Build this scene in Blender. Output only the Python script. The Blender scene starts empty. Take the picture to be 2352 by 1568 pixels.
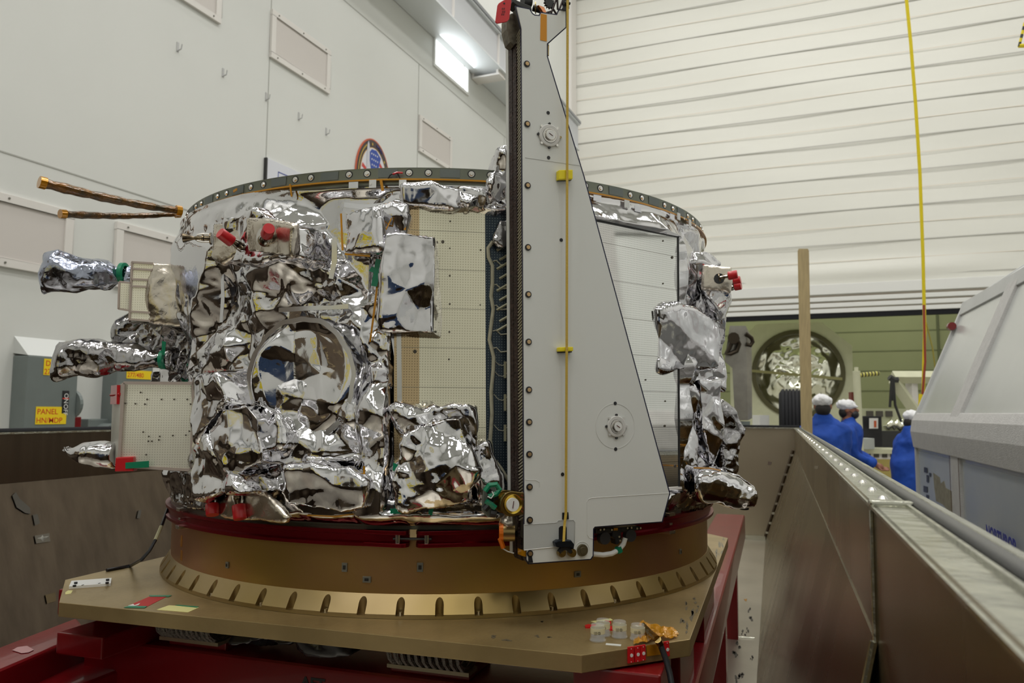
import bpy, bmesh, math, random
import numpy as np
from mathutils import Vector, Matrix
random.seed(7); np.random.seed(7)
SC = bpy.context.scene; COL = SC.collection
# ---------------------------------------------------------------- camera
F = 1800.0; CX, CY = 1176.0, 784.0
YAW = math.radians(22.1); PITCH = math.atan(161/1800); RHO = .0067
fwd = np.array([-math.sin(YAW)*math.cos(PITCH), math.cos(YAW)*math.cos(PITCH), math.sin(PITCH)])
_r0 = np.array([math.cos(YAW), math.sin(YAW), 0]); _u0 = np.cross(_r0, fwd)
rgt = math.cos(RHO)*_r0+math.sin(RHO)*_u0; upv = math.cos(RHO)*_u0-math.sin(RHO)*_r0
EYE = np.array([0, 0, 1.65])
cam = bpy.data.cameras.new('camera'); camo = bpy.data.objects.new('camera', cam); COL.objects.link(camo)
camo.matrix_world = Matrix(((rgt[0], upv[0], -fwd[0], EYE[0]), (rgt[1], upv[1], -fwd[1], EYE[1]), (rgt[2], upv[2], -fwd[2], EYE[2]), (0, 0, 0, 1)))
cam.sensor_width = 36; cam.lens = 36*F/2352; cam.clip_start = .03; cam.clip_end = 200
cam.dof.use_dof = True; cam.dof.focus_distance = 1.7; cam.dof.aperture_fstop = 8
SC.camera = camo
SC.view_settings.view_transform = 'Standard'; SC.view_settings.look = 'None'
SC.view_settings.exposure = -1.9; SC.view_settings.gamma = 1; SC.view_settings.use_curve_mapping = False
# ---------------------------------------------------------------- light
wld = bpy.data.worlds.new('world'); SC.world = wld; wld.use_nodes = True
wld.node_tree.nodes['Background'].inputs[0].default_value = (.9, .95, 1, 1)
wld.node_tree.nodes['Background'].inputs[1].default_value = .5
def area(name, loc, sx, sy, power, col=(1, .985, .955), rot=(0, 0, 0)):
    l = bpy.data.lights.new(name, 'AREA'); l.shape = 'RECTANGLE'; l.size = sx; l.size_y = sy; l.energy = power; l.color = col
    o = bpy.data.objects.new(name, l); COL.objects.link(o); o.location = loc; o.rotation_euler = rot
    return o
LAMP = 430
for ix, x in enumerate((-4.2, .2, 4.6)):
    for iy, y in enumerate((-7.5, -2.0, 3.5, 9, 14.8)):
        area('high_bay_lamp', (x, y, 14.3), 1.7, 1.7, LAMP*1.45*(1.0 if y > 8 else 1.0))
for x in (-3, 2.2):
    for y in (21.5, 24.5):
        area('annex_lamp', (x, y, 7.0), 1.2, 1.2, 210, (.95, 1, .70))
area('window_daylight', (-6.05, 12.2, 7.95), .6, 1.4, 32, (.92, .97, 1), (0, math.radians(-90), 0))
# ---------------------------------------------------------------- pixel helpers (2352x1568 frame)
def ray(x, y): return fwd+rgt*(x-CX)/F+upv*(CY-y)/F
def P(x, y, d): return EYE+ray(x, y)*d
def onz(x, y, z):
    v = ray(x, y); return EYE+v*((z-EYE[2])/v[2])
def onp(x, y, p, n):
    v = ray(x, y); return EYE+v*(np.dot(np.array(p, float)-EYE, n)/np.dot(v, n))
AL = math.radians(3.7)
AX = np.array([-math.sin(AL), math.cos(AL), 0]); BX = np.array([math.cos(AL), math.sin(AL), 0]); ZX = np.array([0, 0, 1.])
def LT(l, t, z): return BX*l+AX*t+ZX*z                      # container frame: lateral, along, height
def onl(x, y, l): return onp(x, y, BX*l, BX)
def ont(x, y, t): return onp(x, y, AX*t, AX)
CC = np.array([-1.118, 2.223, 0]); RR = .7875               # spacecraft axis and ring radius
def hit(x, y, R=RR):
    v = ray(x, y); a = v[0]**2+v[1]**2; w = (EYE-CC)[:2]; b = 2*(v[0]*w[0]+v[1]*w[1]); c = w[0]**2+w[1]**2-R*R
    D = max(b*b-4*a*c, 0); return EYE+v*((-b-math.sqrt(D))/(2*a))
def theta(x, y, R=RR):
    q = hit(x, y, R)-CC; return math.atan2(q[1], q[0])
def rad(th): return np.array([math.cos(th), math.sin(th), 0])
def cyl(th, R, z): return CC+rad(th)*R+ZX*z
def tang_plane(x, y, h, turn=0):                             # plane touching the body at a pixel, h outside the ring
    th = theta(x, y); n = rad(th+turn); return cyl(th, RR+h, 0), n
# ---------------------------------------------------------------- materials
MATS = {}
def nd(nt, t, **k):
    n = nt.nodes.new(t)
    for a, v in k.items(): setattr(n, a, v)
    return n
def mat(name, col, rough=.5, metal=0., var=0., vscale=8., col2=None, bump=0., bscale=60., stretch=(1, 1, 1), spec=.5, alpha=1., trans=0., emit=None, coat=0., rvar=0., ior=None):
    if name in MATS: return MATS[name]
    m = bpy.data.materials.new(name); m.use_nodes = True; nt = m.node_tree; b = nt.nodes['Principled BSDF']; L = nt.links
    b.inputs['Base Color'].default_value = (*col, 1); b.inputs['Roughness'].default_value = rough; b.inputs['Metallic'].default_value = metal
    b.inputs['Specular IOR Level'].default_value = spec; b.inputs['Alpha'].default_value = alpha; b.inputs['Transmission Weight'].default_value = trans
    b.inputs['Coat Weight'].default_value = coat
    if ior: b.inputs['IOR'].default_value = ior
    if emit: b.inputs['Emission Color'].default_value = (*emit[0], 1); b.inputs['Emission Strength'].default_value = emit[1]
    tc = nd(nt, 'ShaderNodeTexCoord'); mp = nd(nt, 'ShaderNodeMapping'); mp.inputs['Scale'].default_value = stretch; L.new(tc.outputs['Object'], mp.inputs['Vector'])
    if var or col2 or rvar:
        n = nd(nt, 'ShaderNodeTexNoise'); n.inputs['Scale'].default_value = vscale; n.inputs['Detail'].default_value = 5; L.new(mp.outputs[0], n.inputs['Vector'])
    if var or col2:
        mx = nd(nt, 'ShaderNodeMix', data_type='RGBA'); c2 = col2 or tuple(max(0, c*(1-var)) for c in col)
        cr = nd(nt, 'ShaderNodeMapRange'); cr.inputs[1].default_value = .35; cr.inputs[2].default_value = .65; L.new(n.outputs['Fac'], cr.inputs[0])
        mx.inputs[6].default_value = (*col, 1); mx.inputs[7].default_value = (*c2, 1); L.new(cr.outputs[0], mx.inputs[0]); L.new(mx.outputs[2], b.inputs['Base Color'])
    if rvar:
        rr = nd(nt, 'ShaderNodeMapRange'); rr.inputs[3].default_value = max(.02, rough-rvar); rr.inputs[4].default_value = rough+rvar; L.new(n.outputs['Fac'], rr.inputs[0]); L.new(rr.outputs[0], b.inputs['Roughness'])
    if bump:
        n2 = nd(nt, 'ShaderNodeTexNoise'); n2.inputs['Scale'].default_value = bscale; n2.inputs['Detail'].default_value = 4; L.new(mp.outputs[0], n2.inputs['Vector'])
        bp = nd(nt, 'ShaderNodeBump'); bp.inputs['Strength'].default_value = bump; bp.inputs['Distance'].default_value = .01; L.new(n2.outputs['Fac'], bp.inputs['Height']); L.new(bp.outputs[0], b.inputs['Normal'])
    MATS[name] = m; return m
def foil_mat(name, col, rough, crease=.5, scale=22., fine=.12):
    if name in MATS: return MATS[name]
    m = bpy.data.materials.new(name); m.use_nodes = True; nt = m.node_tree; b = nt.nodes['Principled BSDF']; L = nt.links
    b.inputs['Metallic'].default_value = 1; b.inputs['Base Color'].default_value = (*col, 1); b.inputs['Roughness'].default_value = rough
    tc = nd(nt, 'ShaderNodeTexCoord')
    nz = nd(nt, 'ShaderNodeTexNoise'); nz.inputs['Scale'].default_value = 9; L.new(tc.outputs['Object'], nz.inputs['Vector'])
    ad = nd(nt, 'ShaderNodeVectorMath', operation='MULTIPLY_ADD'); ad.inputs[1].default_value = (.05, .05, .05); L.new(nz.outputs['Color'], ad.inputs[0]); L.new(tc.outputs['Object'], ad.inputs[2])
    vo = nd(nt, 'ShaderNodeTexVoronoi', feature='F1'); vo.inputs['Scale'].default_value = scale; L.new(ad.outputs[0], vo.inputs['Vector'])
    b1 = nd(nt, 'ShaderNodeBump'); b1.inputs['Strength'].default_value = crease; b1.inputs['Distance'].default_value = .004; L.new(vo.outputs['Distance'], b1.inputs['Height'])
    n2 = nd(nt, 'ShaderNodeTexNoise'); n2.inputs['Scale'].default_value = 75; n2.inputs['Detail'].default_value = 3; n2.inputs['Distortion'].default_value = 1.2; L.new(tc.outputs['Object'], n2.inputs['Vector'])
    b2 = nd(nt, 'ShaderNodeBump'); b2.inputs['Strength'].default_value = fine; b2.inputs['Distance'].default_value = .002; L.new(n2.outputs['Fac'], b2.inputs['Height']); L.new(b1.outputs[0], b2.inputs['Normal']); L.new(b2.outputs[0], b.inputs['Normal'])
    n3 = nd(nt, 'ShaderNodeTexNoise'); n3.inputs['Scale'].default_value = 14; L.new(tc.outputs['Object'], n3.inputs['Vector'])
    mr = nd(nt, 'ShaderNodeMapRange'); mr.inputs[1].default_value = .4; mr.inputs[2].default_value = .75; mr.inputs[3].default_value = rough; mr.inputs[4].default_value = rough+.13; L.new(n3.outputs['Fac'], mr.inputs[0]); L.new(mr.outputs[0], b.inputs['Roughness'])
    MATS[name] = m; return m
def tile_mat(name, col, dots, pitch, metal, rough, rad_=.22, tile=.0):
    m = bpy.data.materials.new(name); m.use_nodes = True; nt = m.node_tree; b = nt.nodes['Principled BSDF']; L = nt.links
    b.inputs['Metallic'].default_value = metal; b.inputs['Roughness'].default_value = rough
    uv = nd(nt, 'ShaderNodeUVMap'); sc = nd(nt, 'ShaderNodeVectorMath', operation='SCALE'); sc.inputs['Scale'].default_value = 1/pitch; L.new(uv.outputs[0], sc.inputs[0])
    fr = nd(nt, 'ShaderNodeVectorMath', operation='FRACTION'); L.new(sc.outputs[0], fr.inputs[0])
    sb = nd(nt, 'ShaderNodeVectorMath', operation='DISTANCE'); sb.inputs[1].default_value = (.5, .5, 0); L.new(fr.outputs[0], sb.inputs[0])
    lt = nd(nt, 'ShaderNodeMath', operation='LESS_THAN'); lt.inputs[1].default_value = rad_; L.new(sb.outputs['Value'], lt.inputs[0])
    mx = nd(nt, 'ShaderNodeMix', data_type='RGBA'); mx.inputs[6].default_value = (*col, 1); mx.inputs[7].default_value = (*dots, 1); L.new(lt.outputs[0], mx.inputs[0])
    out = mx.outputs[2]
    if tile:
        s2 = nd(nt, 'ShaderNodeSeparateXYZ'); L.new(uv.outputs[0], s2.inputs[0])
        dv = nd(nt, 'ShaderNodeMath', operation='DIVIDE'); dv.inputs[1].default_value = tile; L.new(s2.outputs[1], dv.inputs[0])
        f2 = nd(nt, 'ShaderNodeMath', operation='FRACT'); L.new(dv.outputs[0], f2.inputs[0])
        l2 = nd(nt, 'ShaderNodeMath', operation='LESS_THAN'); l2.inputs[1].default_value = .012/tile*.08; L.new(f2.outputs[0], l2.inputs[0])
        m2 = nd(nt, 'ShaderNodeMix', data_type='RGBA'); m2.inputs[7].default_value = (.25, .24, .2, 1); L.new(l2.outputs[0], m2.inputs[0]); L.new(out, m2.inputs[6]); out = m2.outputs[2]
    L.new(out, b.inputs['Base Color']); MATS[name] = m; return m
def s2l(*c): return tuple((v/255/12.92 if v/255 <= .04045 else ((v/255+.055)/1.055)**2.4) for v in c)
WALL = mat('wall paint', s2l(216, 217, 213), .55, bump=.02, bscale=30, var=.04, vscale=.6)
DOORF = mat('door fabric', s2l(228, 227, 219), .6, var=.03, vscale=.8, bump=.15, bscale=2, stretch=(.4, .4, 3))
BATTEN = mat('door batten', s2l(186, 184, 178), .6)
WARM = mat('warm door streak', s2l(226, 216, 202), .6)
GREENW = mat('annex siding', s2l(170, 172, 142), .6, var=.05, vscale=1)  # green cast of the annex light is put into this wall colour
CREAM = mat('cream paint', s2l(205, 205, 176), .5, var=.05)
FLOORM = mat('floor paint', s2l(175, 172, 160), .3, var=.1, vscale=1)
GREYP = mat('grey paint', s2l(112, 120, 118), .4, var=.05)
PANELG = mat('panel mesh grey', s2l(206, 200, 195), .6)
FRAMEW = mat('panel frame white', s2l(222, 218, 213), .5)
STEEL = mat('brushed steel', s2l(150, 135, 106), .27, 1, var=.22, vscale=3, bump=.06, bscale=12, stretch=(1, 1, .12), rvar=.07)
STEELD = mat('weathered steel', s2l(104, 92, 80), .32, 1, var=.25, vscale=2.5, bump=.08, bscale=14, stretch=(6, 6, .3), rvar=.08)
RIMM = mat('rim aluminium', s2l(196, 196, 184), .25, 1, bump=.3, bscale=25, rvar=.1)
RUBBER = mat('black rubber', (.012, .012, .014), .8, bump=.1, spec=.25)
BLACK = mat('black plastic', (.012, .012, .015), .4)
DARK = mat('dark grey metal', (.05, .05, .05), .35, .6)
REDP = mat('red paint', s2l(118, 8, 16), .3, 0, var=.2, vscale=4, bump=.04, coat=.35)
REDA = mat('red anodised metal', s2l(128, 10, 26), .3, .75)
REDC = mat('red cap plastic', s2l(196, 16, 28), .35, coat=.3)
PLATEM = mat('gold chromate plate', s2l(174, 152, 108), .38, .6, var=.18, vscale=5, bump=.06, bscale=90, col2=s2l(148, 128, 88), rvar=.06)
FOIL = foil_mat('silver foil', (.70, .69, .71), .035, .35, 16)
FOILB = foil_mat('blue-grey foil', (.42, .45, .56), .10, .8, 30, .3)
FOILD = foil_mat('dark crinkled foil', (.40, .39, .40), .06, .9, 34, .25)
CHAMP = foil_mat('champagne foil', (.66, .60, .52), .22, .35, 26, .3)
TAPEC = mat('clear tape', (.72, .72, .75), .16, .9)
KAPT = mat('amber tape', s2l(196, 134, 8), .2, .35, coat=.4)
KAPW = mat('amber wrapped cable', s2l(120, 78, 14), .22, .5, var=.6, vscale=30, col2=s2l(60, 48, 16), bump=.7, bscale=90, coat=.6)
GREENT = mat('green tape', s2l(4, 124, 88), .35, bump=.1)
RINGM = mat('grey-green ring alloy', s2l(124, 128, 116), .38, .8, var=.1, vscale=10)
SILV = mat('bright metal', (.75, .73, .7), .2, 1)
WHITEP = mat('white panel paint', s2l(217, 218, 214), .45)
WHITE = mat('white', s2l(225, 225, 222), .5)
BROWN = mat('brown composite edge', s2l(66, 46, 38), .6, .2, var=.6, vscale=120, bump=.8, bscale=200)
BRONZE = mat('bronze', s2l(160, 136, 84), .25, 1)
GOLD = mat('gold metal', s2l(214, 182, 80), .2, 1)
WOOD = mat('pale wood', s2l(184, 164, 122), .6, var=.15, vscale=6, stretch=(8, 8, .6))
BLUEC = mat('blue cloth', s2l(22, 74, 172), .8, var=.25, vscale=5, bump=.4, bscale=14)
SKIN = mat('skin', s2l(150, 100, 76), .5)
HAIR = mat('dark hair', (.015, .012, .01), .7)
CAPW = mat('white hair cover', s2l(226, 226, 228), .75, bump=.6, bscale=50)
YEL = mat('yellow strap webbing', s2l(226, 204, 20), .6, bump=.2, bscale=300)
STRAP = mat('ochre strap', s2l(196, 164, 66), .5, bump=.2, bscale=300)
YELB = mat('yellow plastic', s2l(232, 212, 24), .45)
LIDM = mat('white weathered lid', s2l(196, 197, 196), .42, var=.08, vscale=3, bump=.05)
LIDP = mat('lid panel', s2l(206, 208, 206), .22, .25, var=.06, vscale=1.5, bump=.05, bscale=3)
LIDR = mat('textured lid frame', s2l(196, 194, 192), .6, bump=.5, bscale=160, var=.1, vscale=20)
STAIN = mat('dirt patch', s2l(70, 66, 58), .6)
GREYC = mat('dark cavity', (.004, .004, .004), .8)
PAPER = mat('cream paper', s2l(212, 206, 140), .7)
BLUEINK = mat('blue ink', s2l(40, 60, 150), .6)
REDINK = mat('red ink', s2l(200, 40, 20), .6)
YELLAB = mat('yellow label', s2l(236, 205, 20), .6)
TILE = tile_mat('cream mirror tile', s2l(250, 245, 222), s2l(196, 192, 170), .0056, .75, .10, .2, .085)
TILEB = tile_mat('dark blue perforated board', s2l(44, 56, 68), s2l(120, 130, 130), .0058, .5, .25, .18)
TILEC = tile_mat('tan mirror tile', s2l(214, 190, 150), s2l(150, 130, 100), .0056, .8, .12, .2, .085)
TILEW = tile_mat('white tile', s2l(250, 248, 232), s2l(190, 186, 172), .006, .4, .2, .17)
TILEG = tile_mat('grey mirror tile', s2l(250, 250, 246), s2l(190, 192, 188), .0052, .95, .05, .2, .085)
# ---------------------------------------------------------------- object helpers
def thing(name, label, cat, loc, group=None):
    o = bpy.data.objects.new(name, None); COL.objects.link(o); o.location = loc; o.empty_display_size = .05
    o['label'] = label; o['category'] = cat
    if group: o['group'] = group
    return o
def tag(o, label, cat, group=None):
    o['label'] = label; o['category'] = cat
    if group: o['group'] = group
    return o
def struct(o): o['kind'] = 'structure'; return o
def mk(name, V, Fs, m, parent=None, smooth=False, uv=None):
    me = bpy.data.meshes.new(name); V = [tuple(map(float, v)) for v in V]
    me.from_pydata(V, [], [tuple(map(int, f)) for f in Fs]); me.update()
    return fin(name, me, m, parent, smooth)
def fin(name, me, m, parent=None, smooth=False):
    if m: me.materials.append(m)
    for p in me.polygons: p.use_smooth = smooth
    if parent is None:                                        # a lone thing gets its origin at its own base
        n = len(me.vertices); co = np.empty(n*3); me.vertices.foreach_get('co', co); co = co.reshape(-1, 3)
        base = np.array([(co[:, 0].min()+co[:, 0].max())/2, (co[:, 1].min()+co[:, 1].max())/2, co[:, 2].min()])
        me.transform(Matrix.Translation(tuple(-base)))
    o = bpy.data.objects.new(name, me); COL.objects.link(o)
    if parent is None: o.location = base
    else:
        o.parent = parent
        pl = Vector(parent.location); g = parent.parent
        if parent.type == 'MESH' and g is not None: pl = Vector((0, 0, 0))
        o.matrix_parent_inverse = Matrix.Translation(-pl)
    return o
class MB:
    def __init__(s): s.V = []; s.F = []
    def add(s, V, Fs):
        n = len(s.V); s.V += [np.array(v, float) for v in V]; s.F += [tuple(i+n for i in f) for f in Fs]; return s
    def prism(s, pts, off):
        n = len(pts); off = np.array(off, float)
        V = [np.array(p, float) for p in pts]+[np.array(p, float)+off for p in pts]
        c = np.cross(V[1]-V[0], V[2]-V[1])
        nrm = sum((np.cross(V[i]-V[0], V[(i+1) % n]-V[0]) for i in range(n)), np.zeros(3))
        fs = [tuple(range(n)), tuple(range(2*n-1, n-1, -1))]+[(i, i+n, (i+1) % n+n, (i+1) % n) for i in range(n)]
        if np.dot(nrm, off) > 0: fs = [tuple(reversed(f)) for f in fs]
        return s.add(V, fs)
    def box(s, c, size, ax=(1, 0, 0), ay=(0, 1, 0), az=(0, 0, 1)):
        c = np.array(c, float); ax, ay, az = [np.array(a, float)*sz/2 for a, sz in zip((ax, ay, az), size)]
        q = [c-ax-ay-az, c+ax-ay-az, c+ax+ay-az, c-ax+ay-az]; return s.prism(q, 2*az)
    def bb(s, lo, hi): lo = np.array(lo, float); hi = np.array(hi, float); return s.box((lo+hi)/2, hi-lo)
    def tube(s, pts, r, n=10, caps=True, flat=None):
        pts = [np.array(p, float) for p in pts]; rs = r if hasattr(r, '__len__') else [r]*len(pts); V = []; up = None
        for i, p in enumerate(pts):
            t = pts[min(i+1, len(pts)-1)]-pts[max(i-1, 0)]; t = t/(np.linalg.norm(t)+1e-9)
            if up is None: up = np.cross(t, (0, 0, 1.)) if abs(t[2]) < .95 else np.cross(t, (1., 0, 0))
            up = up-t*np.dot(up, t); up /= np.linalg.norm(up); w = np.cross(t, up)
            for k in range(n):
                a = 2*math.pi*k/n; V.append(p+rs[i]*(up*math.cos(a)+w*math.sin(a)*(flat or 1)))
        m = len(pts); fs = [(i*n+k, i*n+(k+1) % n, (i+1)*n+(k+1) % n, (i+1)*n+k) for i in range(m-1) for k in range(n)]
        if caps: fs += [tuple(range(n-1, -1, -1)), tuple((m-1)*n+k for k in range(n))]
        return s.add(V, fs)
    def lathe(s, c, axis, prof, n=24, th0=0, th1=2*math.pi, closed=False):
        axis = np.array(axis, float); axis /= np.linalg.norm(axis); e1 = np.cross(axis, (0, 0, 1.)) if abs(axis[2]) < .9 else np.array([1., 0, 0])
        e1 -= axis*np.dot(e1, axis); e1 /= np.linalg.norm(e1); e2 = np.cross(axis, e1); c = np.array(c, float)
        full = abs(th1-th0-2*math.pi) < 1e-6; cols = n if full else n+1; m = len(prof); V = []
        for j in range(cols):
            a = th0+(th1-th0)*j/n; d = e1*math.cos(a)+e2*math.sin(a)
            for (r, z) in prof: V.append(c+d*r+axis*z)
        fs = []
        for j in range(n):
            j2 = (j+1) % cols
            for i in range(m if closed else m-1):
                i2 = (i+1) % m; fs.append((j*m+i, j2*m+i, j2*m+i2, j*m+i2))
        if closed and not full: fs += [tuple(range(m)), tuple((cols-1)*m+i for i in range(m-1, -1, -1))]
        return s.add(V, fs)
    def cyl(s, p0, p1, r0, r1=None, n=20):
        r1 = r0 if r1 is None else r1; p0 = np.array(p0, float); p1 = np.array(p1, float); L = np.linalg.norm(p1-p0)
        return s.lathe(p0, p1-p0, [(0.0001, 0), (r0, 0), (r1, L), (.0001, L)], n)
    def build(s, name, m, parent=None, smooth=False, bevel=0, ang=35, seg=2):
        me = bpy.data.meshes.new(name); me.from_pydata([tuple(map(float, v)) for v in s.V], [], s.F)
        bm = bmesh.new(); bm.from_mesh(me); bmesh.ops.remove_doubles(bm, verts=bm.verts, dist=1e-6)
        bmesh.ops.recalc_face_normals(bm, faces=bm.faces)
        if bevel:
            es = [e for e in bm.edges if len(e.link_faces) == 2 and e.calc_face_angle(0) > math.radians(30)]
            try: bmesh.ops.bevel(bm, geom=es, offset=bevel, segments=seg, profile=.6, affect='EDGES', clamp_overlap=True)
            except Exception: pass
        bm.to_mesh(me); bm.free()
        o = fin(name, me, m, parent, smooth)
        if smooth: me.set_sharp_from_angle(angle=math.radians(ang))
        return o
def text(body, size, org, xd, yd, m, parent, ext=.0006, name='lettering', sx=1.0, bold=0):
    cu = bpy.data.curves.new('t', 'FONT'); cu.body = body; cu.size = size; cu.extrude = ext; cu.align_x = 'LEFT'; cu.offset = bold; cu.resolution_u = 3
    o = bpy.data.objects.new('t', cu); COL.objects.link(o); dg = bpy.context.evaluated_depsgraph_get(); dg.update()
    me = bpy.data.meshes.new_from_object(o.evaluated_get(dg)); bpy.data.objects.remove(o); bpy.data.curves.remove(cu); me.materials.clear()
    xd = np.array(xd, float); yd = np.array(yd, float); zd = np.cross(xd, yd)
    me.transform(Matrix(((xd[0]*sx, yd[0], zd[0], org[0]), (xd[1]*sx, yd[1], zd[1], org[1]), (xd[2]*sx, yd[2], zd[2], org[2]), (0, 0, 0, 1))))
    return fin(name, me, m, parent)
def plate_px(mb, pix, p, n, thick, uvd=None):
    mb.prism([onp(x, y, p, n) for x, y in pix], -np.array(n)*thick); return mb
def copy_part(o, off, parent=None, group=None):
    c = o.copy(); COL.objects.link(c)
    c.location = Vector(o.location)+Vector(tuple(map(float, off))); return c
# ------------- crumpled foil
def crumple(V, s, slope, rho, seed, box=None):
    rs = np.random.RandomState(seed); V = np.asarray(V, float); lo = V.min(0)-s; hi = V.max(0)+s; dim = hi-lo
    out = np.zeros(len(V))
    for sg in (1, -1):
        n = int(min(9000, max(12, dim[0]*dim[1]*dim[2]/s**3))); S = lo+rs.rand(n, 3)*dim
        # keep only seeds near the surface
        sub = V[::max(1, len(V)//4000)]; keep = np.zeros(n, bool)
        for i in range(0, n, 500): keep[i:i+500] = (((S[i:i+500, None]-sub[None])**2).sum(2).min(1) < (1.1*s)**2)
        S = S[keep]; n = len(S)
        if n == 0: continue
        G = rs.randn(n, 3)*slope; B = rs.rand(n)*s*slope*.8
        h = np.full(len(V), -1e9)
        for i in range(0, len(V), 4000):
            D = V[i:i+4000, None]-S[None]; q = (D*G[None]).sum(2)+B[None]-(D**2).sum(2)/(2*rho); h[i:i+4000] = q.max(1)
        out += sg*h
    return out-out.mean()
def facets(V, s, seed, warp=.35):
    """piecewise-linear value noise on a warped tetrahedral lattice: flat facets meeting in sharp folds; slope about 1 for s"""
    rs = np.random.RandomState(seed); V = np.asarray(V, float); Q, _ = np.linalg.qr(rs.randn(3, 3)); X = (V @ Q)/s
    ph = rs.rand(9)*6; X = X+warp*np.stack([np.sin(X[:, 1]*.9+ph[0]+np.sin(X[:, 2]*.7+ph[1])), np.sin(X[:, 2]*.8+ph[2]+np.sin(X[:, 0]*.6+ph[3])), np.sin(X[:, 0]*.85+ph[4]+np.sin(X[:, 1]*.65+ph[5]))], 1)
    I = np.floor(X).astype(int); Fr = X-I; od = np.argsort(-Fr, 1); fs = np.take_along_axis(Fr, od, 1)
    T = rs.rand(4096)
    def val(J): return T[(J[:, 0]*73856093 ^ J[:, 1]*19349663 ^ J[:, 2]*83492791) & 4095]
    J = I.copy(); out = val(J)*(1-fs[:, 0]); r_ = np.arange(len(V))
    for k in range(3):
        J = J.copy(); J[r_, od[:, k]] += 1; out += val(J)*((fs[:, k]-fs[:, k+1]) if k < 2 else fs[:, 2])
    return (out-.5)*s
def foil_disp(V, s, slope, rho, seed, fine):
    a = facets(V, s*1.25, seed)*slope*1.35+facets(V, s*.62, seed+1)*slope*.75+facets(V, s*.3, seed+2)*slope*.5*fine+facets(V, s*.16, seed+3)*slope*.35*fine
    return a+crumple(V, s*1.6, slope*.5, rho*3, seed+9)*.45
def foil_shape(name, mb, m, parent, amp=1., s=.05, vox=.0042, seed=1, slope=.32, rho=.09, fine=.8, sm=1, label=None):
    me = bpy.data.meshes.new('tmp'); me.from_pydata([tuple(map(float, v)) for v in mb.V], [], mb.F)
    bm = bmesh.new(); bm.from_mesh(me); bmesh.ops.remove_doubles(bm, verts=bm.verts, dist=1e-6); bmesh.ops.recalc_face_normals(bm, faces=bm.faces); bm.to_mesh(me); bm.free()
    o = bpy.data.objects.new('tmp', me); COL.objects.link(o)
    md = o.modifiers.new('r', 'REMESH'); md.mode = 'VOXEL'; md.voxel_size = vox
    dg = bpy.context.evaluated_depsgraph_get(); dg.update(); m2 = bpy.data.meshes.new_from_object(o.evaluated_get(dg)); bpy.data.objects.remove(o); bpy.data.meshes.remove(me)
    bm = bmesh.new(); bm.from_mesh(m2)
    for _ in range(sm): bmesh.ops.smooth_vert(bm, verts=bm.verts, factor=.5, use_axis_x=True, use_axis_y=True, use_axis_z=True)
    bm.normal_update(); V = np.array([v.co[:] for v in bm.verts]); N = np.array([v.normal[:] for v in bm.verts])
    d = np.clip(foil_disp(V, s, slope, rho, seed, fine)*amp, -.03, .03)
    V2 = V+N*d[:, None]
    for v, q in zip(bm.verts, V2): v.co = q
    bm.to_mesh(m2); bm.free(); m2.materials.clear()
    return fin(name, m2, m, parent, True)
# ================================================================ ROOM
WX = -6.2; WP = np.array([WX, 0, 0]); WN = np.array([1., 0, 0]); BY = 19.7
def onw(x, y, off=0): return onp(x, y, WP+WN*off, WN)
struct(MB().bb((-6.4, -14, -.2), (9, 27, 0)).build('floor', FLOORM))
struct(MB().bb((-6.4, -14, 0), (WX, 27, 15)).build('wall_left', WALL))
struct(MB().bb((9, -14, 0), (9.2, 27, 15)).build('wall_right', WALL))
struct(MB().bb((-6.4, -14.2, 0), (9.2, -14, 15)).build('wall_front', WALL))
struct(MB().bb((-6.4, -14, 15), (9.2, 27, 15.2)).build('ceiling', WALL))
struct(MB().bb((-6.4, 27, 0), (9.2, 27.2, 15)).build('wall_back', GREENW))
# annex siding seams
for i in range(9): struct(MB().bb((-6.2, 26.985, .5+i*.62), (9, 27, .53+i*.62)).build('trim_%d' % (20+i), mat('seam green grey', s2l(130, 134, 108), .6)))
q = onp(2150, 740, (0, 27, 0), (0, 1., 0)); struct(MB().bb((q[0], 26.93, 0), (q[0]+.06, 27, 6)).build('trim_30', mat('annex dark seam', s2l(110, 114, 92), .6)))
# big fabric door
dr = MB(); z0 = 4.63; nz = 120; xs = np.linspace(-6.2, 9, 40); zs = np.linspace(z0, 15, nz); V = []
zl = [8.03+.806*k for k in range(-4, 9)]
for z in zs:
    for x in xs:
        dist = min(abs(z-q) for q in zl); bulge = .006*math.exp(-(dist/.18)**2)+.02*math.sin(x*.9+z*2.1)
        low = .10*math.exp(-((z-4.95)/.22)**2)*math.sin(x*.5+1.2)
        V.append((x, BY-bulge-low, z))
Fd = [(j*40+i, j*40+i+1, (j+1)*40+i+1, (j+1)*40+i) for j in range(nz-1) for i in range(39)]
dr.add(V, Fd); door = dr.build('door_1', DOORF, smooth=True, ang=80); struct(door)
bt = MB()
for z in zl:
    bt.bb((-6.2, BY-.04, z-.011), (9, BY-.028, z+.011))
bt.build('door_batten', BATTEN, door)
bt = MB()
for z in zl: bt.bb((-6.2, BY-.03, z-.412), (9, BY-.024, z-.40))
bt.build('door_streak', WARM, door)
bt = MB(); bt.bb((-6.2, BY-.16, 4.42), (9, BY+.1, 4.66)); bt.bb((-6.2, BY-.14, 4.26), (9, BY+.1, 4.36)); bt.bb((-6.2, BY-.12, 4.12), (9, BY+.1, 4.22)); bt.bb((-6.2, BY-.1, 3.99), (9, BY+.1, 4.09))
bt.build('bottom_beam', WHITE, door, bevel=.012)
bt = MB(); bt.bb((-6.2, BY-.05, 4.0), (9, BY+.02, 4.6)); bt.build('beam_gap', WARM, door)
MB().bb((-6.2, BY-.08, 3.88), (9, BY+.08, 4.0)).build('rubber_seal', RUBBER, door)
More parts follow.
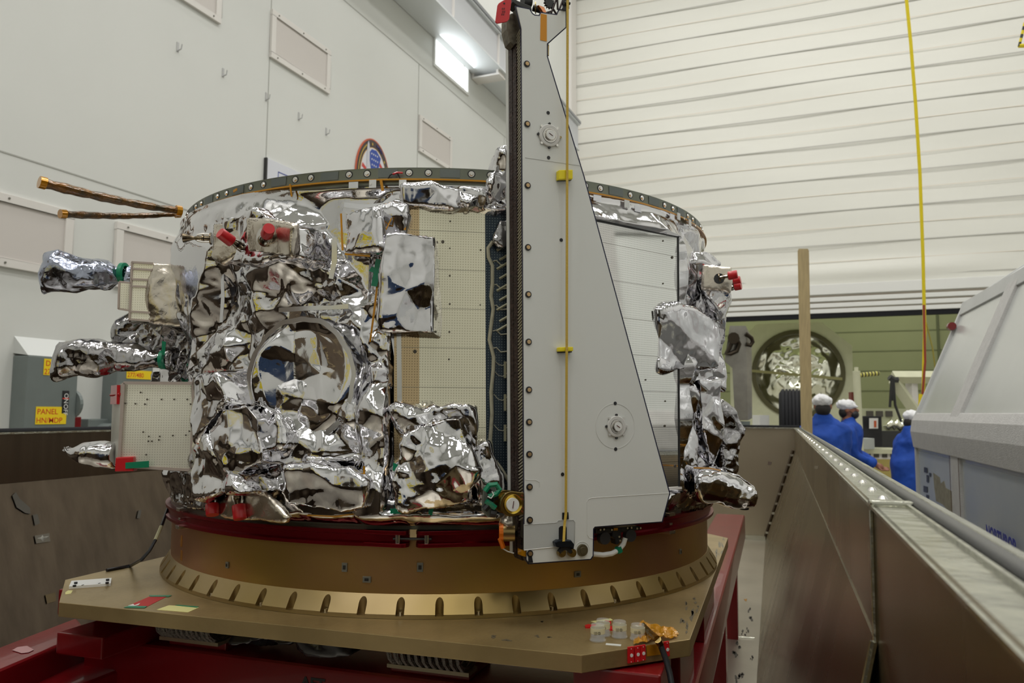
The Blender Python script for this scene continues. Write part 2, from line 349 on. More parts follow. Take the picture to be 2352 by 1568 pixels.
struct(MB().bb((-6.2, BY+.25, 3.98), (9, BY+.4, 15)).build('wall_lintel', GREENW))
struct(MB().bb((WX, BY-.55, 0), (WX+.07, BY-.1, 15)).build('trim_1', FRAMEW))
# wall seams
seam = mat('wall seam', s2l(168, 168, 162), .6)
for i, (lo, hi) in enumerate([((WX, -2, 3.725), (WX+.004, BY, 3.737)), ((WX, -2, 7.40), (WX+.004, BY, 7.412)), ((WX, 7.375, 3.73), (WX+.004, 7.387, 15)), ((WX, 11.06, 3.73), (WX+.004, 11.072, 7.4)), ((WX, 14.75, 3.73), (WX+.004, 14.762, 7.4)), ((WX, 3.68, 3.73), (WX+.004, 3.692, 15))]):
    struct(MB().bb(lo, hi).build('trim_%d' % (i+2), seam))
# crane girder along the left wall
g = thing('crane_girder', 'white steel crane girder running along the left wall near the ceiling', 'girder', (-5.9, 3, 7.95))
GX = -5.62; gz0, gz1 = 8.11, 8.72
MB().bb((GX-.02, -13, gz0), (GX, 18.1, gz1)).build('girder_web', mat('girder grey', s2l(196, 198, 202), .5), g)
fl = MB(); fl.bb((WX+.01, -13, gz0-.03), (GX+.04, 18.1, gz0)); fl.bb((WX+.01, -13, gz1), (GX+.06, 18.1, gz1+.03)); fl.build('girder_flange', mat('girder white', s2l(214, 218, 220), .45), g)
st = MB()
for y in np.arange(-6, 18.2, 1.9): st.bb((GX, y, gz0), (GX+.04, y+.02, gz1))
st.build('stiffener', FRAMEW, g)
MB().bb((GX+.02, -13, gz1+.03), (GX+.08, 18.1, gz1+.09)).build('crane_rail', mat('rail grey', s2l(140, 142, 146), .4, .4), g)
b = thing('girder_bracket', 'short white I-section bracket under the girder beside the bright window', 'bracket', (-5.95, 13.2, 7.6))
qa = onw(1083, 108); qb = onw(1083, 178); ye = qa[1]
MB().bb((WX+.01, ye, qb[2]), (WX+.05, ye+.3, gz0-.03)).bb((GX-.06, ye, qb[2]), (GX-.02, ye+.3, gz0-.03)).build('bracket_flange', FRAMEW, b)
MB().bb((WX+.05, ye+.13, qb[2]), (GX-.06, ye+.16, gz0-.03)).build('bracket_web', FRAMEW, b)
MB().bb((WX+.01, ye, qb[2]-.03), (GX, ye+.3, qb[2])).build('bracket_plate', FRAMEW, b)
c = thing('steel_column', 'white steel column in the far left corner under the girder end', 'column', (-5.85, 18, 0))
MB().bb((-6.1, 17.8, 0), (-5.62, 17.86, 8.08)).build('column_flange', mat('girder white', (1, 1, 1)), c); MB().bb((-5.88, 17.86, 0), (-5.84, 18.2, 8.08)).build('column_web', FRAMEW, c)
# window
a_ = onw(998, 77); b_ = onw(1072, 213)
wn = MB().bb((WX, a_[1], b_[2]), (WX+.012, b_[1], a_[2])).build('window_1', mat('bright window pane', (.9, .9, .9), .3, emit=((.95, 1, 1), 6.0))); struct(wn)
fr = MB()
for lo, hi in [((a_[1]-.05, b_[2]-.05), (b_[1]+.05, b_[2])), ((a_[1]-.05, a_[2]), (b_[1]+.05, a_[2]+.05)), ((a_[1]-.05, b_[2]), (a_[1], a_[2])), ((b_[1], b_[2]), (b_[1]+.05, a_[2]))]: fr.bb((WX, lo[0], lo[1]), (WX+.03, hi[0], hi[1]))
fr.bb((WX, b_[1]-.18, b_[2]), (WX+.025, b_[1]-.165, a_[2])); fr.build('window_frame', WHITE, wn)
# access panels
def access_panel(y0, y1, z0, z1, lab):
    t = thing('access_panel', lab, 'panel', (WX, (y0+y1)/2, z0), 'flat access panels on the left wall')
    MB().bb((WX, y0+.07, z0+.06), (WX+.02, y1-.07, z1-.06)).build('panel_screen', PANELG, t)
    m = MB(); m.bb((WX, y0, z0), (WX+.035, y1, z0+.07)); m.bb((WX, y0, z1-.07), (WX+.035, y1, z1)); m.bb((WX, y0, z0+.07), (WX+.035, y0+.08, z1-.07)); m.bb((WX, y1-.08, z0+.07), (WX+.035, y1, z1-.07))
    m.build('panel_frame', FRAMEW, t, bevel=.004)
    for yy in (y0+.12, (y0+y1)/2, y1-.12):
        for zz in (z0+.035, z1-.035): MB().cyl((WX+.03, yy, zz), (WX+.042, yy, zz), .009, n=8).build('screw', mat('screw grey', s2l(120, 118, 110), .4, .7), t)
access_panel(7.37, 8.58, 5.91, 6.52, 'square-screened access panel above the emblem, between two wall seams')
access_panel(11.08, 12.28, 5.92, 6.54, 'small distant access panel on the left wall below the bright window')
access_panel(5.35, 6.53, 5.92, 6.54, 'access panel cut by the top edge of the picture on the left wall')
access_panel(3.66, 4.86, 2.79, 3.39, 'low access panel at the left edge behind the amber booms')
access_panel(5.31, 6.5, 2.79, 3.41, 'low access panel on the wall just left of the spacecraft')
access_panel(14.77, 16.0, 5.92, 6.54, 'farthest access panel, peeking above the ring beside the solar array')
for (x, y), w in zip([(408, 108), (512, 167), (611, 222), (686, 267), (749, 302)], ['first and largest, nearest the left edge', 'second from the left', 'on the vertical wall seam', 'fourth from the left', 'farthest right, above the emblem']):
    p = onw(x, y); m = MB().bb((WX, p[1]-.015, p[2]-.05), (WX+.006, p[1]+.015, p[2]+.05)); m.tube([(WX+.005, p[1], p[2]-.04), (WX+.05, p[1], p[2]-.03), (WX+.06, p[1], p[2]+.02)], .007, 6)
    tag(m.build('wall_hook', mat('hook grey', s2l(186, 186, 186), .4, .3)), 'small grey hook on the left wall, '+w, 'hook', 'row of hooks on the left wall')
# sign board and emblem
sb = thing('sign_board', 'white sign board with blue corner logo, top edge above the ring', 'sign', (WX, 8.2, 3.6))
p = onw(609, 363); MB().bb((WX, p[1], 3.6), (WX+.03, p[1]+1.5, p[2])).build('board', mat('sign white', s2l(216, 218, 226), .4), sb)
MB().bb((WX, p[1]-.02, 3.6), (WX+.04, p[1], p[2])).build('board_edge', DARK, sb)
pz = onw(634, 394)
m = MB(); y0, z1 = pz[1], pz[2]
for lo, hi in [((y0, z1-.012), (y0+.35, z1)), ((y0, z1-.3), (y0+.012, z1))]: m.bb((WX+.03, lo[0], lo[1]), (WX+.032, hi[0], hi[1]))
m.bb((WX+.03, y0+.06, z1-.3), (WX+.033, y0+.26, z1-.09)); m.build('logo', BLUEINK, sb)
em = thing('mission_emblem', 'oval mission emblem with flag and white rocket on the left wall', 'emblem', (WX, 9.73, 4.3))
ey, ez = onw(857, 321)[1], 5.04; ery, erz = .47, .62
def ell(ry, rz, x, n=48): return [(WX+x, ey+ry*math.cos(2*math.pi*k/n), ez+rz*math.sin(2*math.pi*k/n)) for k in range(n)]
MB().prism(ell(ery, erz, .004), (.016, 0, 0)).build('emblem_rim', mat('emblem orange', s2l(196, 92, 60), .5), em)
MB().prism(ell(ery-.02, erz-.02, .02), (.003, 0, 0)).build('emblem_ring', mat('emblem brown', s2l(66, 54, 54), .5), em)
MB().prism(ell(ery-.105, erz-.13, .023), (.002, 0, 0)).build('emblem_gold_line', mat('emblem gold', s2l(206, 162, 80), .5), em)
MB().prism(ell(ery-.115, erz-.14, .025), (.002, 0, 0)).build('emblem_field', mat('emblem white', s2l(214, 214, 220), .5), em)
X1 = WX+.028
def epoly(pts, nm, m_, x=0): return MB().prism([(X1+x, ey+a*.47, ez+b*.62) for a, b in pts], (.002, 0, 0)).build(nm, m_, em)
epoly([(-.1, .0), (.1, -.02), (.38, .62), (.12, .75), (-.15, .73), (-.32, .6)], 'flag_canton', mat('emblem blue', s2l(46, 74, 160), .5))
R_ = mat('emblem red', s2l(196, 62, 54), .5)
for pts in ([(.34, .5), (.64, .33), (.62, .22), (.3, .42)], [(.25, .22), (.5, .16), (.45, .06), (.2, .1)], [(-.66, .3), (-.45, .22), (-.46, .14), (-.7, .2)], [(.66, .2), (.74, -.02), (.68, -.02), (.6, .14)]): epoly(pts, 'flag_stripe', R_)
ys = mat('emblem yellow', s2l(206, 176, 80), .5)
for sx, sy in ((-.12, .86), (.6, .58)):
    epoly([(sx+.05*(1 if k % 2 == 0 else .4)*math.sin(k*math.pi/5), sy+.05*(1 if k % 2 == 0 else .4)*math.cos(k*math.pi/5)) for k in range(10)], 'emblem_star', ys)
dots = MB()
for r_ in range(4):
    for c_ in range(4-r_//2): dots.box((X1+.003, ey+(-.16+.11*c_+.02*r_)*.47, ez+(.62-.13*r_)*.62), (.002, .018, .024))
dots.build('canton_dots', WHITE, em)
epoly([(-.42, -.6), (-.28, -.6), (-.28, .7), (-.31, .82), (-.36, .88), (-.4, .82), (-.43, .66)], 'rocket', mat('emblem rocket', s2l(200, 200, 208), .5), .003)
for k in range(34):
    a = math.radians(-14+1.9*k*1.5) if k < 17 else math.radians(120+1.9*(k-17)*1.9)
    ry_, rz_ = ery-.062, erz-.075; y_, z_ = ey+ry_*math.cos(a), ez+rz_*math.sin(a)
    MB().box((WX+.026, y_, z_), (.002, .014, .03)).build('ring_lettering', ys, em)
MB().tube([(WX+.028, ey+(ery-.06)*math.cos(a), ez+(erz-.07)*math.sin(a)+.008*math.sin(a*40)) for a in np.linspace(math.radians(82), math.radians(58), 22)], .007, 5).build('ring_script', mat('emblem violet', s2l(70, 66, 150), .5), em)
# electrical disconnect boxes
def disconnect(y0, y1, z0, z1, dx, lab, full):
    t = thing('disconnect_box', lab, 'electrical box', (WX+dx/2, (y0+y1)/2, z0), 'grey electrical boxes on the left wall')
    MB().bb((WX, y0, z0), (WX+dx, y1, z1)).build('enclosure', GREYP, t, bevel=.012)
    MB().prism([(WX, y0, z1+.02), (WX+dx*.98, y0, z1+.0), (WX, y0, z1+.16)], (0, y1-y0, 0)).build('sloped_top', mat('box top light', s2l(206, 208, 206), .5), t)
    f = WX+dx+.001; w = y1-y0
    if full:
        MB().bb((f, y0+.30*w, z1-.155), (f+.003, y0+.72*w, z1-.02)).build('warning_label', YELLAB, t)
        text('DISC', .062, (f+.003, y0+.33*w, z1-.078), (0, 1, 0), (0, 0, 1), REDINK, t, bold=.0003); text('277', .062, (f+.003, y0+.31*w, z1-.147), (0, 1, 0), (0, 0, 1), REDINK, t, bold=.0003)
        MB().bb((f, y0+.2*w, z0+.19), (f+.003, y0+.80*w, z0+.335)).build('name_label', YELLAB, t)
        text('PANEL', .064, (f+.003, y0+.22*w, z0+.273), (0, 1, 0), (0, 0, 1), REDINK, t, bold=.0003); text('HN/MDP', .062, (f+.003, y0+.21*w, z0+.202), (0, 1, 0), (0, 0, 1), REDINK, t, bold=.0003)
        MB().bb((f, y0+.70*w, z0+.28), (f+.004, y0+.83*w, z1-.28)).build('switch_label', BLACK, t)
        text('ON', .055, (f+.005, y0+.735*w, z1-.30), (0, 0, -1), (0, 1, 0), WHITE, t); text('OFF', .055, (f+.005, y0+.735*w, z0+.36), (0, 0, -1), (0, 1, 0), WHITE, t)
        MB().bb((f+.004, y0+.70*w, z0+.40), (f+.005, y0+.83*w, z0+.41)).build('label_stripe', REDINK, t)
        MB().lathe((WX+dx*.6, y1, z0+.36), (0, 1, 0), [(.0001, .0), (.12, 0), (.12, .03), (.0001, .03)], 20).build('switch_handle', GREYP, t)
        MB().box((WX+dx*.55, y1+.07, z0+.20), (.03, .085, .10)).build('padlock', REDP, t, bevel=.008)
        MB().tube([(WX+dx*.6, y1+.03, z0+.28), (WX+dx*.55, y1+.06, z0+.27), (WX+dx*.55, y1+.07, z0+.23)], .006, 6).build('padlock_shackle', mat('brass', s2l(140, 120, 60), .3, 1), t)
    else:
        MB().bb((f, y0+.25*w, z1-.19), (f+.003, y0+.95*w, z1-.11)).build('warning_label', YELLAB, t)
        text('277/480', .06, (f+.003, y0+.27*w, z1-.175), (0, 1, 0), (0, 0, 1), REDINK, t, bold=.0003, sx=.95)
    return t
q0 = onp(65, 815, (WX+.18, 0, 0), WN); q1 = onp(172, 990, (WX+.18, 0, 0), WN)
disconnect(q0[1], q1[1], 1.33, q0[2], .18, 'tall grey electrical box with yellow PANEL HN/MDP label at the left edge', True)
q0 = onp(270, 835, (WX+.18, 0, 0), WN); q1 = onp(352, 850, (WX+.18, 0, 0), WN)
disconnect(q0[1], q1[1], 1.3, q0[2]+.06, .18, 'second grey electrical box, mostly hidden behind the tiled module, labelled 277/480', False)
p = onw(205, 990); cf = thing('conduit_box', 'round-bodied grey conduit fitting between the two electrical boxes', 'conduit', (WX, p[1], 1.25))
MB().bb((WX, p[1]-.1, 1.3), (WX+.1, p[1]+.14, 1.56)).build('flange_plate', GREYP, cf, bevel=.01); MB().cyl((WX+.1, p[1]+.06, 1.42), (WX+.24, p[1]+.06, 1.42), .1).build('conduit_body', GREYP, cf, True)
# ================================================================ ANNEX AND BACKGROUND OBJECTS
fr = thing('payload_frame', 'cream octagonal frame with round foil-filled opening in the annex', 'frame', tuple(onz(1830, 995, 0)*0+np.array([-1.6, 21.6, 0])))
FY = 21.6; fp = np.array([0, FY, 0]); fn = np.array([0, -1., 0])
def onf(x, y, off=0): return onp(x, y, fp+fn*off, fn)
cc = onf(1832, 858); rr = abs(onf(1940, 858)[0]-onf(1724, 858)[0])/2
octo = [onf(1672, 800), onf(1672, 1010), onf(1960, 1010), onf(1960, 806), onf(1880, 738)*1, onf(1750, 738)]
L0 = cc[0]-rr*1.48; R0 = onf(1959, 850)[0]; T0 = cc[2]+rr*1.16; B0 = 0.; ch = rr*.62
pts = [(L0, FY, T0-ch), (L0, FY, B0), (R0, FY, B0), (R0, FY, T0-ch*.9), (R0-ch*1.0, FY, T0), (L0+ch, FY, T0)]
n = 48; ring = [(cc[0]+rr*math.cos(2*math.pi*k/n), FY, cc[2]+rr*math.sin(2*math.pi*k/n)) for k in range(n)]
bm = bmesh.new(); ov = [bm.verts.new(p) for p in pts]; iv = [bm.verts.new(p) for p in ring]
oe = [bm.edges.new((ov[i], ov[(i+1) % 6])) for i in range(6)]; ie = [bm.edges.new((iv[i], iv[(i+1) % n])) for i in range(n)]
bmesh.ops.triangle_fill(bm, edges=oe+ie, use_beauty=True); bad = [f for f in bm.faces if math.hypot(f.calc_center_median().x-cc[0], f.calc_center_median().z-cc[2]) < rr*.9]
bmesh.ops.delete(bm, geom=bad, context='FACES'); r_ = bmesh.ops.extrude_face_region(bm, geom=list(bm.faces)); bmesh.ops.translate(bm, verts=[v for v in r_['geom'] if isinstance(v, bmesh.types.BMVert)], vec=(0, .25, 0))
bmesh.ops.recalc_face_normals(bm, faces=bm.faces); me = bpy.data.meshes.new('frame_plate'); bm.to_mesh(me); bm.free(); fin('frame_plate', me, CREAM, fr)
MB().lathe((cc[0], FY-.05, cc[2]), (0, 1, 0), [(rr*.90, 0), (rr*1.0, 0), (rr*1.0, .35), (rr*.90, .35)], 48, closed=True).build('opening_ring', mat('dark olive ring', s2l(88, 84, 56), .4, .4), fr, True)
nr, na = 34, 90; V = [(cc[0], FY+.15, cc[2])]
for j in range(1, nr+1):
    for k in range(na):
        r1 = rr*.92*j/nr; th = 2*math.pi*k/na; V.append((cc[0]+r1*math.cos(th), FY+.15+.25*(j/nr)**2*.5, cc[2]+r1*math.sin(th)))
V = np.array(V); V[:, 1] += facets(V*[1, .01, 1], .28, 5)*.5+facets(V*[1, .01, 1], .1, 6)*.4+crumple(V, .22, .3, .6, 5)*.3
Fs = [(0, 1+k, 1+(k+1) % na) for k in range(na)]+[(1+(j-1)*na+k, 1+j*na+k, 1+j*na+(k+1) % na, 1+(j-1)*na+(k+1) % na) for j in range(1, nr) for k in range(na)]
fin('foil_cover', MB().add(V, Fs).build('x', None, fr).data.copy(), foil_mat('annex foil', (.92, .92, .78), .12, .3, 8), fr, True); bpy.data.objects.remove(bpy.data.objects['x'])
p0, p1 = onf(1722, 854, .09), onf(1935, 873, .09)
MB().prism([p0, p1, p1+[0, 0, .07], p0+[0, 0, .07]], (0, .01, 0)).build('cross_strip', mat('olive strip', s2l(150, 146, 96), .5), fr)
# tyre
ty = thing('trailer_tyre', 'black treaded tyre standing behind the rear rim, left of the wooden board', 'tyre', tuple(LT(.1, 9.2, 0)))
tc = P(1817, 955, 9.7); dx = (P(1842, 955, 9.7)-P(1792, 955, 9.7)); wd = np.linalg.norm(dx); vv = ray(1830, 955)*[1, 1, 0]; dx = np.array([vv[1], -vv[0], 0]); dx /= np.linalg.norm(dx)
zt = P(1817, 893, 9.7)[2]; tr = .53; cen = np.array([tc[0], tc[1], zt-tr])-dx*wd/2
prof = [(tr*.55, .02), (tr*.9, .0), (tr*.985, .03)]
for k in range(5):
    w0 = .035+k*(wd-.07)/5; w1 = w0+(wd-.07)/5-.012; prof += [(tr, w0), (tr, w1), (tr*.965, w1+.001), (tr*.965, w1+.011)]
prof += [(tr*.985, wd-.03), (tr*.9, wd), (tr*.55, wd-.02)]
MB().lathe(cen, dx, prof, 56, closed=True).build('tyre', RUBBER, ty, True)
MB().lathe(cen, dx, [(.0001, .05), (tr*.5, .05), (tr*.56, .02), (tr*.56, wd-.02), (tr*.5, wd-.05), (.0001, wd-.05)], 32).build('rim', GREYP, ty, True)
b = MB().box(cen+dx*wd/2-ZX*(cen[2]/2+tr/2), (.3, .5, cen[2]-tr), BX, AX).build('axle_block', GREYP, ty)
q_ = P(1747, 953, 10); e = np.array([rgt[0], rgt[1], 0]); e /= np.linalg.norm(e); f_ = np.array([-e[1], e[0], 0])
tag(MB().box([q_[0], q_[1], q_[2]/2], (.12, .3, q_[2]), e, f_).build('white_cabinet', WHITE), 'narrow white cabinet top peeking over the rear rim beside the tyre', 'cabinet')
# wooden board
hw = .058
tt = P(1845, 571, 8.05); bp = P(1853, 975, 8.05); dirv = (tt-bp)/(tt[2]-bp[2]); base = bp-dirv*bp[2]
tag(MB().prism([base-rgt*hw, base+rgt*hw, tt+rgt*hw-ZX*.02, tt+rgt*hw*.8, tt-rgt*hw*.8, tt-rgt*hw-ZX*.02], AX*.04).build('wooden_board', WOOD), 'tall upright pale wooden board behind the container corner', 'board')
# lifting post with shackles
lp = thing('lifting_post', 'scuffed steel lifting post with two shackles at the container rear', 'post', tuple(LT(-.1, 8.55, 0)))
D = 8.1; ps = [(1676, 748), (1713, 748), (1718, 965), (1688, 965), (1682, 845), (1664, 830)]
mb = MB(); mb.prism([P(x, y, D) for x, y in ps], AX*.08); mb.build('post_plate', mat('scuffed aluminium', s2l(168, 164, 156), .4, .8, var=.2), lp)
mb = MB(); z_ = P(1700, 965, D); mb.prism([P(1713, 748, D), P(1726, 775, D+.05), P(1727, 960, D+.05), P(1718, 965, D)], AX*.1); mb.build('post_side', mat('scuffed aluminium', (1, 1, 1)), lp)
z_ = P(1704, 967, D+.06); MB().box((z_[0], z_[1], z_[2]/2), (.16, .1, z_[2]), BX, AX).build('post_leg', GREYP, lp)
IRON = mat('oily iron', s2l(64, 56, 46), .4, .8)
m = MB(); m.tube([P(*q, D-.04) for q in [(1684, 775), (1675, 800), (1668, 812), (1678, 812), (1692, 806), (1698, 790), (1692, 778)]], .024, 8); m.lathe(P(1685, 776, D-.1), AX, [(.0001, 0), (.06, 0), (.06, .08), (.0001, .08)], 10); m.build('shackle', IRON, lp, True)
m = MB(); m.tube([P(*q, D-.02) for q in [(1713, 766), (1726, 776), (1729, 785), (1724, 793), (1714, 790)]], .022, 8); m.build('shackle', IRON, lp, True)
# clutter beyond the rear wall
def annex_box(nm, px0, px1, d, dep, m_, lab, cat, bev=.01, base=True):
    a = P(px0[0], px0[1], d); b = P(px1[0], px1[1], d); w = np.dot(b-a, rgt*[1, 1, 0]/np.linalg.norm(rgt*[1, 1, 0])); h = a[2]-b[2]; c_ = (a+b)/2; e = np.array([rgt[0], rgt[1], 0]); e /= np.linalg.norm(e); f_ = np.array([-e[1], e[0], 0])
    o = MB().box(c_+f_*dep/2, (w, dep, h), e, f_).build(nm, m_, bevel=bev); return tag(o, lab, cat)
wb = thing('workbench', 'pale wooden workbench in the annex between the blue-coated workers', 'workbench', tuple(P(2010, 1100, 13)*[1, 1, 0]))
e = np.array([rgt[0], rgt[1], 0]); e /= np.linalg.norm(e); f_ = np.array([-e[1], e[0], 0])
p = P(2015, 1032, 13); MB().box(p-ZX*.03+f_*.3, (1.1, .8, .07), e, f_).build('bench_top', CREAM, wb)
m = MB(); m.box([p[0], p[1], (p[2]-.07)/2]+f_*.3, (1.0, .7, p[2]-.07), e, f_); m.build('bench_body', mat('bench ply', s2l(176, 160, 92), .6), wb)
MB().box(P(2010, 1044, 12.95), (.9, .02, .14), e, f_).build('slotted_panel', FRAMEW, wb)
for i in range(5): MB().box(P(1975+i*19, 1046, 12.93), (.08, .02, .06), e, f_).build('slot', STAIN, wb)
annex_box('monitor', (1982, 955), (2026, 1026), 13.1, .1, BLACK, 'black monitor with white sheet on the annex workbench', 'monitor')
o = bpy.data.objects['monitor']
MB().prism([P(*q, 13.0) for q in [(1997, 960), (2017, 960), (2017, 984), (1997, 984)]], f_*.01).build('paper_sheet', WHITE, o)
MB().prism([P(*q, 12.99) for q in [(2008, 966), (2013, 966), (2013, 981), (2008, 981)]], f_*.01).build('red_mark', mat('orange mark', s2l(196, 90, 50), .6), o)
annex_box('instrument_box', (1972, 1006), (2009, 1032), 12.8, .25, mat('light grey plastic', s2l(170, 174, 170), .5), 'light grey instrument box in front of the black monitor', 'box')
m = MB(); pts = [P(x, 973+5*math.sin(x*.5), 14) for x in range(2034, 2098, 6)]; m.tube([q+[0, 0, -.01] for q in pts], .09, 10)
tag(foil_shape('foil_bundle', m, foil_mat('annex foil', (1, 1, 1), .1), None, s=.06, vox=.02, seed=9), 'crumpled foil bundle lying right of the black monitor', 'foil')
b_ = bpy.data.objects['foil_bundle']
sh = thing('equipment_rack', 'dark equipment rack with small dials behind the black monitor', 'rack', tuple(P(2035, 1100, 14)*[1, 1, 0]))
p = P(2060, 989, 14); MB().box([p[0], p[1], p[2]/2], (1.0, .35, p[2]), e, f_).build('rack_body', DARK, sh)
MB().box(P(2005, 954, 14.1)-ZX*.1, (1.1, .2, .45), e, f_).build('rack_back', GREENW, sh)
for x in (1998, 2020, 2042): MB().box(P(x, 950, 13.98), (.12, .02, .1), e, f_).build('gauge', STAIN, sh)
# cream stand with hazard arm
cs = thing('post_stand', 'slim cream post with black and yellow striped arm in the annex', 'stand', tuple(P(1972, 1100, 12)*[1, 1, 0]))
t0 = P(1967, 852, 12); t1 = P(1974, 1003, 12); dv = (t0-t1)/(t0[2]-t1[2]); MB().tube([t1-dv*t1[2], t0], .055, 14).build('post', CREAM, cs, True)
MB().cyl(t0, t0+ZX*.06, .03, n=8).build('post_pin', CREAM, cs)
a0, a1 = P(1974, 861, 12), P(2018, 857, 12); MB().tube([a0, a1], .035, 10).build('arm', mat('arm yellow', s2l(196, 190, 100), .5), cs, True)
for k in range(6): q_ = a0+(a1-a0)*(k+.5)/6; MB().tube([q_, q_+(a1-a0)*.06], .038, 10).build('arm_band', DARK, cs)
m = MB(); m.box(P(1963, 960, 12.1)-ZX*.1, (.12, .1, 1.0), e, f_); m.build('red_bracket', mat('dull red', s2l(120, 60, 50), .5), cs)
# gantry
ga = thing('portable_gantry', 'cream portable gantry with diagonal brace and hanging slings', 'gantry', tuple(P(2110, 1100, 12)*[1, 1, 0]))
def beam(pts, w, m_, nm, d0=12.5): mbb = MB(); mbb.tube([P(*q, d0) for q in pts], w, 4); return mbb.build(nm, m_, ga)
beam([(2050, 866), (2260, 866)], .1, CREAM, 'gantry_beam'); beam([(2052, 872), (2104, 948), (2140, 1000)], .1, CREAM, 'gantry_brace')
x1 = P(2093, 870, 12.6); MB().tube([x1, [x1[0], x1[1], 0]], .09, 4).build('gantry_post', FRAMEW, ga)
m = MB(); m.tube([P(2043, 866, 12.4), P(2052, 872, 12.4), P(2062, 872, 12.4)], .05, 6)
for pts in ([(2048, 868), (2046, 900), (2044, 935)], [(2052, 870), (2054, 905), (2056, 930), (2070, 968)], [(2050, 868), (2050, 920)]): m.tube([P(*q, 12.35) for q in pts], .022, 6)
m.build('hanging_sling', DARK, ga)
# hanging hoist strap
hs = thing('hoist_strap', 'long yellow hoist strap hanging from above at the right', 'strap', tuple(P(2120, 935, 11)))
D = 10.5; pts = [(2079, -30), (2092, 100), (2103, 240), (2113, 400), (2120, 590), (2124, 760), (2120, 915)]
m = MB(); m.tube([P(*q, D) for q in pts], .029, 6, flat=.8); m.build('webbing', YEL, hs)
m = MB(); m.tube([P(2122, 700, D-.03), P(2125, 830, D-.03), P(2119, 905, D-.03)], .016, 6); m.build('red_sling', mat('red sling', s2l(150, 60, 40), .6), hs)
m = MB(); m.tube([P(2119, 905, D), P(2117, 935, D)], .045, 8); m.build('hook_sleeve', YEL, hs)
m = MB(); m.tube([P(2127, 740, D+.2), P(2142, 800, D+.2), P(2150, 860, D+.2)], .01, 5); m.build('tether', mat('tether olive', s2l(150, 140, 60), .6), hs)
# hazard sling top right
hz = thing('hazard_sling', 'black and yellow striped sling corner at the top right edge', 'sling', tuple(P(2342, 105, 8)))
m = MB()
for k in range(6):
    a0 = P(2352-k*2.2+2, 52+k*9.0, 8); a1 = P(2352-(k+1)*2.2+2, 52+(k+1)*9.0, 8); MB().tube([a0, a1], .014, 6).build('stripe_segment', BLACK if k % 2 else YEL, hz)
MB().tube([P(2340, 105, 8), P(2375, 105, 8)], .02, 6).build('lower_band', YEL, hz); MB().tube([P(2375, 105, 8), P(2366, -20, 8)], .014, 6).build('back_band', YEL, hz)
